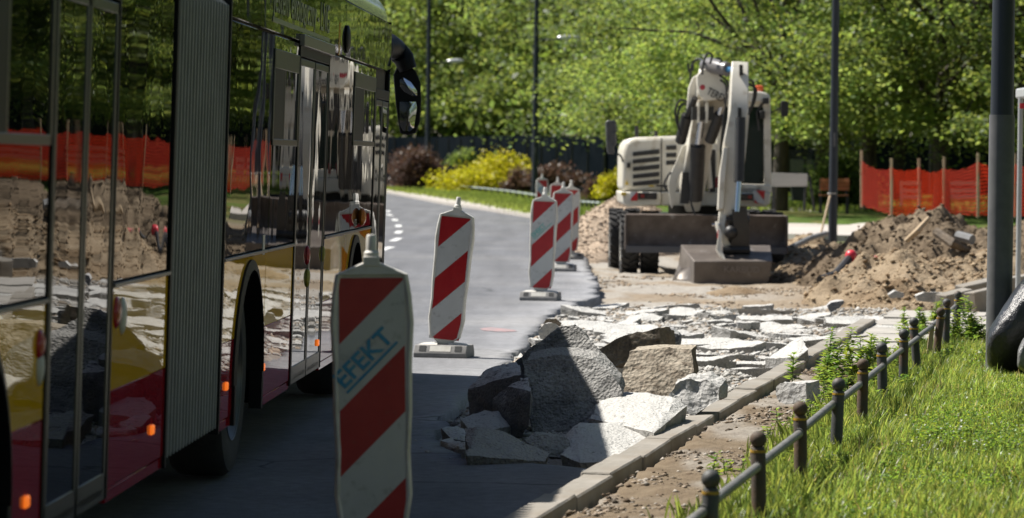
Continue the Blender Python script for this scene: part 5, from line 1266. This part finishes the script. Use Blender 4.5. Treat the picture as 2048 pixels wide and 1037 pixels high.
# stick cylinder on top
MB().tube([E(1410, 133, 47.3), E(1418, 131, 47.2), E(1448, 138, 46.9), E(1455, 139, 46.85)], [.10, .12, .105, .105], 16).build('stick_cylinder', mat('cylinder_grey', (.16, .15, .15), rough=.35), exc, smooth=True)
cyl(E(1454, 139, 46.85), E(1476, 142, 46.6), .045, mat('rod_blue', (.10, .32, .6), rough=.2, metal=.6), 'stick_rod')
# stick
st = MB().beam([E(1479, 131, 46.6), E(1478, 160, 46.5), E(1476, 232, 46.3), E(1462, 290, 46.2), E(1459, 415, 46.0), E(1459, 432, 46.0)], [.24, .25, .27, .23, .22, .16], [.25, .42, .46, .36, .26, .2]).build('stick', cream, exc, bevel=.015)
slab('stick_notch', [(1479, 130), (1486, 130), (1486, 150), (1479, 152)], 46.25, 46.33, dkm, st); slab('stick_notch', [(1476, 216), (1483, 216), (1483, 234), (1476, 234)], 46.0, 46.1, dkm, st)
MB().beam([E(1494, 234, 46.3), E(1486, 330, 46.1)], [.05, .04], [.2, .16]).build('stick_side_plate', cream, st, bevel=.005)
MB().beam([E(1440, 420, 45.95), E(1444, 350, 46.0), E(1450, 300, 46.1)], [.07, .08, .06], [.3, .3, .26]).build('stick_side_plate', cream, st, bevel=.005)
cyl(E(1481, 236, 45.9), E(1478, 364, 45.75), .075, dkm, 'bucket_cylinder'); cyl(E(1478, 362, 45.75), E(1474, 424, 45.7), .04, chrome, 'bucket_rod')
# hoses
hs_ = [[(1420, 128), (1424, 112), (1416, 107), (1408, 122), (1404, 150)], [(1410, 128), (1398, 118), (1384, 130), (1380, 160)], [(1440, 160), (1452, 172), (1452, 205), (1446, 250), (1450, 300), (1459, 322), (1466, 300), (1468, 250)],
       [(1438, 150), (1456, 168), (1458, 210), (1450, 262), (1447, 310)], [(1494, 160), (1506, 164), (1508, 190), (1500, 222), (1492, 240)], [(1494, 168), (1512, 178), (1508, 206), (1496, 230)],
       [(1432, 116), (1442, 120), (1448, 134)], [(1376, 205), (1362, 200), (1352, 214), (1352, 240), (1360, 262)], [(1376, 212), (1366, 208), (1357, 222), (1356, 250), (1362, 272)], [(1335, 382), (1328, 370), (1336, 352), (1342, 345)],
       [(1378, 145), (1376, 128)], [(1385, 142), (1386, 122)], [(1390, 430), (1382, 405), (1384, 380)]]
for h in hs_:
    pts = []
    P_ = [E(a, b, 46.9 if a > 1400 else 47.9) for a, b in h]
    for i in range(len(P_) - 1):
        for t in (0, .25, .5, .75):
            p0, p1, p2, p3 = P_[max(i - 1, 0)], P_[i], P_[i + 1], P_[min(i + 2, len(P_) - 1)]
            pts.append(.5 * ((2 * p1) + (p2 - p0) * t + (2 * p0 - 5 * p1 + 4 * p2 - p3) * t * t + (3 * p1 - p0 - 3 * p2 + p3) * t ** 3))
    pts.append(P_[-1]); MB().tube(pts, .018, 6).build('hydraulic_hose', dkm, exc, smooth=True)
# linkage and quick coupler
mb = MB(); mb.beam([E(1446, 425, 46), E(1442, 455, 45.9), E(1450, 485, 45.9), E(1462, 505, 45.9)], [.12, .10, .10, .12], [.16] * 4); lk = mb.build('bucket_link', cream, exc, bevel=.01)
mb = MB(); mb.beam([E(1478, 418, 45.8), E(1482, 455, 45.8), E(1478, 500, 45.9)], [.2, .22, .28], [.2] * 3); mb.beam([E(1464, 430, 45.9), E(1466, 500, 46)], [.1, .14], [.24] * 2)
mb.ball(E(1462, 465, 45.75), .1); mb.ball(E(1488, 440, 45.8), .09); mb.tube([E(1452, 440, 45.8), E(1498, 442, 45.8)], .04, 8); mb.tube([E(1445, 500, 45.8), E(1500, 500, 45.8)], .06, 8); mb.build('quick_coupler', dkm, exc, smooth=True)
MB().beam([E(1432, 448, 45.8), E(1440, 470, 45.7), E(1437, 500, 45.7), E(1449, 524, 45.6)], [.03, .05, .07, .03], [.12] * 4).build('coupler_ear', cream, exc, bevel=.004)
MB().prism([E(1436, 460, 45.66), E(1443, 470, 45.66), E(1440, 482, 45.66), E(1434, 476, 45.66)], (0, .02, 0)).build('red_mark', redp, exc)
MB().tube([E(1424, 450, 45.8), E(1440, 450, 45.8)], .025, 8).build('pin', chrome, exc)
# bucket
d1, d2 = 45.45, 46.25
TL, TR, FL, FR = E(1362, 490, d2), E(1541, 491, d2), E(1388, 523, d1), E(1545, 523, d1)
BLf, BRf = E(1388, 569, d1 + .02), E(1536, 570, d1 + .02)
LL, LL2 = E(1342, 567, d2 + .15), E(1357, 530, d2 + .2)
RL, RL2 = E(1520, 567, d2 + .15), E(1530, 530, d2 + .2)
mb = MB(); mb.add([TL, TR, FR, FL, BRf, BLf, LL, LL2, RL, RL2], [(0, 1, 2, 3), (3, 2, 4, 5), (0, 3, 5, 6, 7), (1, 9, 8, 4, 2), (5, 4, 8, 6)])
bk = mb.build('ditching_bucket', bucks, exc, bevel=.01)
so = bk.modifiers.new('thick', 'SOLIDIFY'); so.thickness = .025
MB().beam([LL + Vector((0, -.05, 0)), BLf + Vector((-.1, 0, .0))], [.03, .03], [.05, .05]).build('side_cutter', MATS['edge_steel'], bk)
MB().tube([E(1349, 566, d2 + .1), E(1360, 533, d2 + .16), E(1364, 493, d2 - .02)], .015, 6).build('bucket_rib', dkm, bk)
Mt = Matrix.Translation(-OFF[exc.name])
text('KARBUD', .13, mat('worn_letter', (.19, .165, .145), rough=.6), 'bucket_lettering', bk, Mt @ frame_from(E(1447, 545, d1 - .035), (1, 0, -.01), (0, 0, 1)), .0005)
text('szczyma.pl', .085, dkm, 'cab_lettering', exc, Mt @ frame_from(E(1473, 382, 49.235), (1, 0, -.012), (0, 0, 1)), .0005)
slab('red_sticker', [(1429, 356), (1438, 354), (1438, 376), (1429, 376)], 49.23, 49.26, mat('sticker_red', (.35, .03, .04), rough=.5), exc)
print('excavator ok')
# ------------------------------------------------------------------ vegetation
leafA = leafmat('maple_leaf', (.108, .168, .055), (.335, .455, .105), .5)
leafB = leafmat('deep_leaf', (.08, .128, .045), (.23, .33, .08), .45)
leafY = leafmat('golden_leaf', (.42, .40, .02), (.62, .62, .03), .4)
leafP = leafmat('barberry_leaf', (.10, .065, .052), (.15, .085, .06), .3)
leafG = leafmat('grass_blade', (.125, .19, .045), (.36, .48, .085), .5, rough=.35)
leafW = leafmat('weed_leaf', (.10, .19, .035), (.30, .48, .06), .45, rough=.35)
barkm = mat('tree_bark', (.045, .036, .028), (.085, .07, .055), sc=6, rough=.95, bump=1, bsc=14, bd=.05, stretch=(1, 1, .3))
def leaf_quads(P, size, up=.35, rg=RNG, asp=.62):
    n = len(P)
    nrm = rg.normal(size=(n, 3)); nrm[:, 2] = np.abs(nrm[:, 2]) + up; nrm /= np.linalg.norm(nrm, axis=1)[:, None]
    a = np.cross(nrm, rg.normal(size=(n, 3))); a /= np.linalg.norm(a, axis=1)[:, None]; b = np.cross(nrm, a)
    s = size * rg.uniform(.6, 1.25, n)[:, None]
    fold = nrm * s * rg.uniform(-.12, .22, n)[:, None]
    V = np.stack([P - a * s * .5, P - a * s * .05 + b * s * asp * .5 + fold, P + a * s * .5, P - a * s * .05 - b * s * asp * .5 + fold], 1).reshape(-1, 3)
    Q = np.arange(4 * n).reshape(n, 4); return V, Q
def leaf_col(n, base_var=.3, yel=.25, rg=RNG, clump=None):
    k = rg.uniform(1 - base_var, 1 + base_var, n)
    if clump is not None: k = k * clump
    c = np.stack([k * (1 + yel * rg.uniform(-.3, 1, n)), k, k * rg.uniform(.6, 1.2, n)], -1)
    return np.repeat(c, 4, axis=0)
def crown_mesh(name, m, rx, rz, zc, K, per, ls, cr, seed, low=.0):
    rg = np.random.default_rng(seed); P = []; CK = []; cen = []
    for k in range(K):
        d = rg.normal(size=3); d /= np.linalg.norm(d); r = rg.uniform(.35, 1.0) ** .45
        lump = 1 + .28 * math.sin(3 * math.atan2(d[1], d[0]) + seed) * math.cos(2.3 * d[2] + seed) + rg.normal() * .06
        c = np.array([d[0] * rx * r * lump, d[1] * rx * r * lump, zc + d[2] * rz * r * lump])
        if c[2] < zc - rz * .92: c[2] = zc - rz * rg.uniform(.6, .92)
        if k % 5 == 0:   # spreading lower boughs
            a_ = rg.uniform(0, 6.28); rr_ = rx * rg.uniform(.95, 1.28); c = np.array([math.cos(a_) * rr_, math.sin(a_) * rr_, zc - rz * rg.uniform(.35, .95)])
        cen.append(c); n = int(per * rg.uniform(.6, 1.35))
        q = rg.normal(size=(n, 3)) * np.array([cr, cr, cr * .42]) * rg.uniform(.7, 1.2)
        q[:, 2] -= .12 * (q[:, 0] ** 2 + q[:, 1] ** 2) / cr
        P.append(c + q); CK += [rg.uniform(.5, 1.35)] * n
    P = np.concatenate(P); V, Q = leaf_quads(P, ls, .9, rg)
    return V, Q, leaf_col(len(P), .22, .25, rg, np.array(CK)), cen
CROWNS = {}
def make_tree(kind, loc, rz, sc, label, group, name='leafy_tree'):
    root = empty(name, loc, (0, 0, rz), label, 'tree', group, local=True); root.scale = (sc, sc, sc)
    if kind not in CROWNS:
        ks = {'n0': (leafA, 4.7, 4.0, 6.2, 78, 420, .15, .55, 1), 'n1': (leafA, 4.4, 4.3, 6.4, 74, 420, .15, .55, 2), 'm0': (leafA, 5.0, 4.8, 7.1, 85, 300, .19, .68, 3),
              'm1': (leafB, 4.8, 5.0, 7.3, 82, 300, .19, .68, 4), 'f0': (leafA, 5.4, 5.6, 8.2, 110, 230, .21, .8, 5), 'f1': (leafA, 5.2, 5.9, 8.4, 110, 230, .21, .8, 6)}[kind]
        V, Q, c, cen = crown_mesh(kind, *ks)
        cr = npmesh('crown', V, Q, ks[0], root, col=c)
        mb = MB(); rg = random.Random(ks[-1]); tr = [Vector((0, 0, -.2)), Vector((.05, 0, 1.2)), Vector((-.05, .1, 2.6)), Vector((.1, 0, 4.2)), Vector((.0, .1, 6.5))]
        mb.tube(tr, [.27, .22, .19, .14, .05], 10)
        for c_ in cen[2::5]:
            p = Vector(c_); s = tr[2].lerp(tr[4], rg.random() * .8); mid = s.lerp(p, .5) + Vector((rg.uniform(-.3, .3), rg.uniform(-.3, .3), rg.uniform(.0, .5)))
            mb.tube([s, mid, p], [.085, .05, .02], 6)
        tk = mb.build('trunk', barkm, root, world=False, smooth=True)
        CROWNS[kind] = (cr.data, tk.data)
    else:
        for nm, me in zip(('crown', 'trunk'), CROWNS[kind]):
            o = bpy.data.objects.new(nm, me); COL.objects.link(o); o.parent = root
    return root
rnd = random.Random(77)
def row(lst, label, group):
    for kind, px, d, sc in lst:
        p = W(px, 300, d); z = .35 if p.x > 4 and d > 80 else 0
        make_tree(kind, (p.x, d, z), rnd.uniform(0, 6.28), sc, label, group)
row([('n0', 1560, 84, .92), ('n1', 1740, 87, 1.0), ('n0', 1885, 80, .96), ('n1', 2040, 78, .95), ('n0', 2190, 84, 1.0), ('n1', 2360, 80, 1.0), ('n0', 2560, 84, 1.05), ('n1', 2760, 82, 1.0), ('n0', 2990, 80, 1.05), ('n1', 1470, 96, .95)],
    'broad leafy green tree standing behind the orange net and the bench', 'trees behind the orange net')
row([('m0', 1395, 112, .95), ('m1', 1290, 146, 1.1), ('m0', 1180, 168, 1.1), ('m1', 1400, 134, 1.05), ('m1', 1510, 116, 1.0), ('m0', 1640, 110, 1.0), ('m1', 1800, 112, 1.05), ('m0', 2020, 110, 1.1), ('m1', 2260, 108, 1.1), ('m0', 2500, 108, 1.1), ('m1', 2800, 104, 1.15), ('m0', 3150, 100, 1.15)],
    'leafy green tree of the second row across the park behind the excavator', 'second row of park trees')
row([('f0', 1095, 176, 1.1), ('f1', 1010, 178, 1.1), ('f0', 925, 180, 1.1), ('f1', 840, 184, 1.1), ('f0', 760, 186, 1.1), ('f1', 680, 190, 1.1), ('f0', 1220, 170, 1.1), ('f1', 1340, 165, 1.1), ('f0', 600, 190, 1.1), ('f1', 500, 196, 1.1)],
    'leafy green tree across the bend behind the bushes and the low verge fence', 'trees across the bend')
# far wood closing the view
rg = np.random.default_rng(5); P = []
for i in range(760):
    t = rg.uniform(0, 1); x = -85 + 175 * t; y = np.interp(x, [-85, -45, -16, -4, 4, 14, 30, 60, 90], [226, 216, 200, 180, 152, 138, 130, 116, 105]) + rg.uniform(2, 14)
    c = np.array([x, y, rg.uniform(.6, 17)]); n = 150; P.append(c + rg.normal(size=(n, 3)) * np.array([1.5, 1.5, .8]))
P = np.concatenate(P); V, Q = leaf_quads(P, .62, .5, rg)
tag(npmesh('far_woodland', V, Q, leafB, col=leaf_col(len(P), .3, .3, rg)), 'dense far green woodland closing the view behind the dark wall', 'woodland', kind='stuff')
# shrubs
def shrub(label, m, x0, x1, ytop, ybot, d, n, ls, seed, name='garden_shrub'):
    rg = np.random.default_rng(seed); A, B = W(x0, ybot, d), W(x1, ytop, d); w = B.x - A.x; h = B.z - A.z; cx = (A.x + B.x) / 2
    root = empty(name, (cx, d, A.z), label=label, cat='shrub', local=True)
    K = 22; P = []
    for k in range(K):
        u = rg.uniform(-1, 1); top_ = h * (1 - .5 * u * u) * rg.uniform(.55, 1.0); v = rg.uniform(.15, 1) ** .7
        c = np.array([u * w * .45, rg.uniform(-.4, .4) * w * .6, top_ * v - .1 * h]); P.append(c + rg.normal(size=(n // K, 3)) * np.array([w * .09 + .1, w * .09 + .1, h * .10]))
    P = np.concatenate(P); P[:, 2] = np.maximum(P[:, 2], .02); V, Q = leaf_quads(P, ls, .4, rg)
    npmesh('foliage', V, Q, m, root, col=leaf_col(len(P), .3, .15, rg))
    mb = MB(); r2 = random.Random(seed)
    for k in range(9): mb.tube([(r2.uniform(-.15, .15) * w, r2.uniform(-.2, .2), -.15), (r2.uniform(-.4, .4) * w, r2.uniform(-.4, .4), h * r2.uniform(.5, .8))], [.03, .012], 5)
    st_ = mb.build('stems', barkm, root, world=False); return root
shrub('bright yellow-green shrub across the bend left of the lamp post with the arm', leafY, 880, 1060, 284, 384, 150, 7000, .17, 1)
shrub('brown-purple barberry thicket beside the bus mirror across the bend', leafP, 770, 884, 290, 372, 154, 6500, .16, 2)
shrub('brown-purple barberry shrub right of the bright yellow shrub', leafP, 1012, 1064, 326, 388, 147, 2600, .15, 3)
shrub('low brown-purple shrub behind the beacon cluster', leafP, 1062, 1160, 318, 372, 140, 3500, .15, 4)
shrub('rounded brown-purple shrub between beacons and gravel heap', leafP, 1172, 1226, 342, 408, 112, 3500, .11, 5)
shrub('bright yellow-green shrub beside the engine hood of the excavator', leafY, 1206, 1262, 330, 396, 110, 4500, .12, 6)
shrub('dark green bush growing behind the park bench', leafB, 1622, 1735, 292, 408, 90, 9000, .12, 7)
shrub('small green bush in front of the dark wall behind the yellow shrub', leafA, 900, 950, 292, 330, 160, 1500, .16, 8)
# lawn: blades and small leaves
rg = np.random.default_rng(42)
def lawn_pts(n):
    y = 9.5 + (28.2 - 9.5) * rg.uniform(0, 1, n) ** 1.15
    xl = fx(y) - .12 - .12 * np.abs(vn(y * 1.5, 0, 0, 3)); xr = .172 * y + .35
    x = xl + (xr - xl) * rg.uniform(0, 1, n); return x, y
n = 200000; x, y = lawn_pts(n); z = zt(x, y); den = fbm(x * 1.6, y * 1.1, 0, 3, 8)
keep = rg.uniform(-1.1, 1, n) < den + .55; x, y, z, den = x[keep], y[keep], z[keep], den[keep]; n = len(x)
h = rg.gamma(5, .0075, n) + .012 + .035 * np.clip(den, 0, 1) + .05 * np.clip((14.5 - y) / 4, 0, 1) * rg.uniform(.3, 1.2, n)
h = np.where(x - fx(y) < .3, h * 1.35, h)
az = rg.uniform(0, 6.283, n); ln = h * rg.uniform(.1, .75, n); w = rg.uniform(.0022, .0042, n) * (1 + .4 * (y < 15))
dx, dy = np.cos(az), np.sin(az); px_, py_ = -dy, dx
V = np.stack([np.stack([x - px_ * w, y - py_ * w, z - .01], -1), np.stack([x + px_ * w, y + py_ * w, z - .01], -1),
              np.stack([x + dx * ln * .4 + px_ * w * .9, y + dy * ln * .4 + py_ * w * .9, z + h * .62], -1), np.stack([x + dx * ln * .4 - px_ * w * .9, y + dy * ln * .4 - py_ * w * .9, z + h * .62], -1),
              np.stack([x + dx * ln, y + dy * ln, z + h], -1), np.stack([x + dx * ln * .98, y + dy * ln * .98, z + h * .995], -1)], 1).reshape(-1, 3)
b = (np.arange(n) * 6)[:, None]; Q = np.concatenate([b + np.array([0, 1, 2, 3]), b + np.array([3, 2, 4, 5])])
k = rg.uniform(.6, 1.35, n) * (1 + .2 * den) * (1 + .3 * fbm(x * 2.6, y * 1.3, 0, 3, 61)); dry = rg.uniform(0, 1, n) < .035
c = np.stack([k * (1 + .35 * rg.uniform(-.3, 1, n) + .9 * dry), k * (1 + .15 * dry), k * (1 + 2.0 * dry)], -1)
tag(npmesh('lawn_grass', V, Q, leafG, col=np.repeat(c, 6, 0)), 'fresh green grass of the lawn beside the bollard fence', 'grass', kind='stuff')
n = 190000; x, y = lawn_pts(n); z = zt(x, y); den = fbm(x * 2.3 + 9, y * 1.6, 0, 3, 18); keep = rg.uniform(-.7, .9, n) < den + .1; x, y, z = x[keep], y[keep], z[keep]
P = np.stack([x, y, z + rg.uniform(.012, .075, len(x))], -1); V, Q = leaf_quads(P, .017, .9, rg, .7)
tag(npmesh('ground_cover', V, Q, leafW, col=leaf_col(len(P), .35, .4, rg)), 'small-leaved weeds and clover growing between the grass blades', 'ground cover', kind='stuff')
n = 900; x, y = lawn_pts(n); P = np.stack([x, y, zt(x, y) + rg.uniform(.05, .12, n)], -1); P = P[fbm(x * 1.2, y, 0, 2, 77) > .25]; V, Q = leaf_quads(P, .016, 1.5, rg, .9)
tag(npmesh('daisy_petals', V, Q, leafmat('white_petal', (.7, .7, .66), (.5, .5, .45), .3), col=np.ones((len(V), 3))), 'tiny white and pale flowers dotted over the lawn', 'flowers', kind='stuff')
# tufts of grass on the dirt strip and in the far verge
def tufts(name, pts, hh, nb, m, label, kind='stuff', wd=.0035, sp=.05):
    rg = np.random.default_rng(len(pts)); X = []; 
    for p in pts: X.append(np.array(p) + np.concatenate([rg.normal(size=(nb, 2)) * sp, np.zeros((nb, 1))], 1))
    X = np.concatenate(X); n = len(X); h = hh * rg.uniform(.4, 1.2, n); az = rg.uniform(0, 6.283, n); ln = h * rg.uniform(.1, .7, n); dx, dy = np.cos(az), np.sin(az); w = wd
    V = np.stack([X + np.stack([-dy * -w, dx * -w, 0 * h - .02], -1), X + np.stack([-dy * w, dx * w, 0 * h - .02], -1), X + np.stack([dx * ln * .4 - dy * w * .8, dy * ln * .4 + dx * w * .8, h * .6], -1), X + np.stack([dx * ln, dy * ln, h], -1)], 1).reshape(-1, 3)
    Q = np.arange(4 * n).reshape(n, 4); k = rg.uniform(.6, 1.3, n)
    return tag(npmesh(name, V, Q, m, col=np.repeat(np.stack([k * 1.1, k, k], -1), 4, 0)), label, 'grass', kind=kind)
pts = []
for t in range(260):
    yy = rnd.uniform(9.6, 27); xx = fx(yy) - abs(rnd.gauss(0, .16)) - .03; pts.append((xx, yy, float(zt(np.array([xx]), np.array([yy]))[0])))
tufts('dirt_tufts', pts, .11, 26, leafG, 'loose grass tufts creeping from the lawn onto the dirt strip')
pts = []
for t in range(2600):
    yy = rnd.uniform(84, 150); xx = rnd.uniform(2.5, .36 * yy); pts.append((xx, yy, .33 if xx > 4.5 else .1))
for t in range(1500):
    i = rnd.randint(0, 4); a = upp[i].lerp(upp[i + 1], rnd.random()); s = rnd.random() ** 2 * 22 + .3; pts.append((a.x + s * .1, a.y + s, .12))
tufts('far_grass', pts, .16, 30, leafG, 'rough grass of the verge and park lawn beyond the road', wd=.012, sp=.35)
# leafy weeds by the fence
def weed(px, py, hgt, stems, seed, label, z=None, spread=.12, ls=.05):
    p = G(px, py, .05); r2 = random.Random(seed); rg = np.random.default_rng(seed)
    zz = float(zt(np.array([p.x]), np.array([p.y]))[0]); root = empty('weed_plant', (p.x, p.y, zz), label=label, cat='weed', group='leafy weeds along the bollard fence', local=True)
    mb = MB(); P = []; N_ = []
    for s in range(stems):
        h = hgt * r2.uniform(.55, 1.05); a = r2.uniform(0, 6.28); lean = r2.uniform(.1, .5) * h * .6
        b0 = Vector((r2.gauss(0, spread * .4), r2.gauss(0, spread * .4), -.02)); pts = [b0 + Vector((math.cos(a), math.sin(a), 0)) * lean * (t ** 1.6) + Vector((0, 0, h * t)) for t in (0, .25, .5, .75, 1)]
        mb.tube(pts, [.0045, .004, .0035, .003, .0015], 5)
        for t in np.linspace(.15, 1, int(h / .016)):
            q = pts[0].lerp(pts[-1], t) if False else b0 + Vector((math.cos(a), math.sin(a), 0)) * lean * (t ** 1.6) + Vector((0, 0, h * t))
            for _ in range(3): P.append((tuple(q), r2.uniform(0, 6.28), ls * (1.2 - .6 * t) * r2.uniform(.7, 1.2)))
    st = mb.build('stems', mat('weed_stem', (.10, .14, .04), rough=.6), root, world=False)
    V = []; 
    for (q, a, s) in P:
        q = Vector(q); d = Vector((math.cos(a), math.sin(a), r2.uniform(-.2, .7))).normalized(); sd = d.cross(Vector((0, 0, 1))).normalized(); u = sd.cross(d)
        V += [q, q + d * s * .45 + sd * s * .24 + u * s * .05, q + d * s - u * s * .12, q + d * s * .45 - sd * s * .24 + u * s * .05]
    V = np.array([tuple(v) for v in V]); n = len(P); k = rg.uniform(.7, 1.3, n)
    npmesh('leaves', V, np.arange(4 * n).reshape(n, 4), leafW, root, col=np.repeat(np.stack([k * rg.uniform(.9, 1.5, n), k, k], -1), 4, 0)); return root
for i, (px, py, h, s, sp_, lab) in enumerate([(1722, 770, .38, 14, .4, 'dense leafy weed on the dirt strip left of the sixth bollard'), (1752, 742, .30, 8, .12, 'reddish-tipped weed beside the paving slabs'), (1735, 800, .22, 16, .4, 'low leafy weed clump at the foot of the bollards'),
      (1822, 700, .26, 5, .15, 'spindly weed behind the eighth bollard'), (1872, 640, .26, 5, .12, 'light green weed sprouting near the last bollards'), (1936, 705, .46, 9, .22, 'tallest leafy weed standing beside the thick lamp post'), (1925, 690, .30, 14, .4, 'bushy weed at the foot of the tallest one'),
      (1900, 735, .16, 12, .4, 'broad low weed clump in the lawn near the lamp post'), (1548, 880, .10, 9, .25, 'low weed with round leaves by the third bollard'), (1492, 950, .11, 9, .25, 'low weed at the lawn edge by the second bollard'), (1620, 850, .13, 9, .22, 'weed growing in front of the granite block'),
      (1700, 830, .17, 10, .3, 'dark leafy weed at the fifth bollard'), (1640, 900, .14, 12, .35, 'leafy weed clump behind the fourth bollard'), (2010, 745, .15, 7, .3, 'weed tuft in front of the black sack'), (1782, 800, .15, 10, .4, 'leafy weed in the lawn between the sixth bollard and the sack'), (1680, 965, .13, 14, .4, 'flowering weed clump in the near lawn'), (1850, 900, .12, 12, .45, 'spreading weed in the middle of the lawn'), (1560, 985, .13, 12, .3, 'leafy weed in the near lawn beside the second bollard'), (1790, 745, .2, 8, .25, 'upright weed behind the seventh bollard'), (1850, 665, .26, 7, .2, 'upright bright weed at the ninth bollard')]):
    weed(px, py, h, s, 100 + i, lab, spread=sp_, ls=.085 if h > .2 else .06)
print('vegetation ok')
# unseen trees added off camera to block sky light above the pavement
for k, (x, y, sc, kd) in enumerate([(11.5, -4, 1.1, 'm0'), (11.8, 9, 1.1, 'm1'), (12.2, 22, 1.1, 'm0'), (3.0, -13, 1.15, 'm1'), (-6.5, -14, 1.1, 'm0')]):
    make_tree(kd, (x, y, 0), k * 1.3, sc, 'unseen leafy tree off camera, added to block sky light', 'unseen trees added to block sky light', name='sky_blocker_tree')
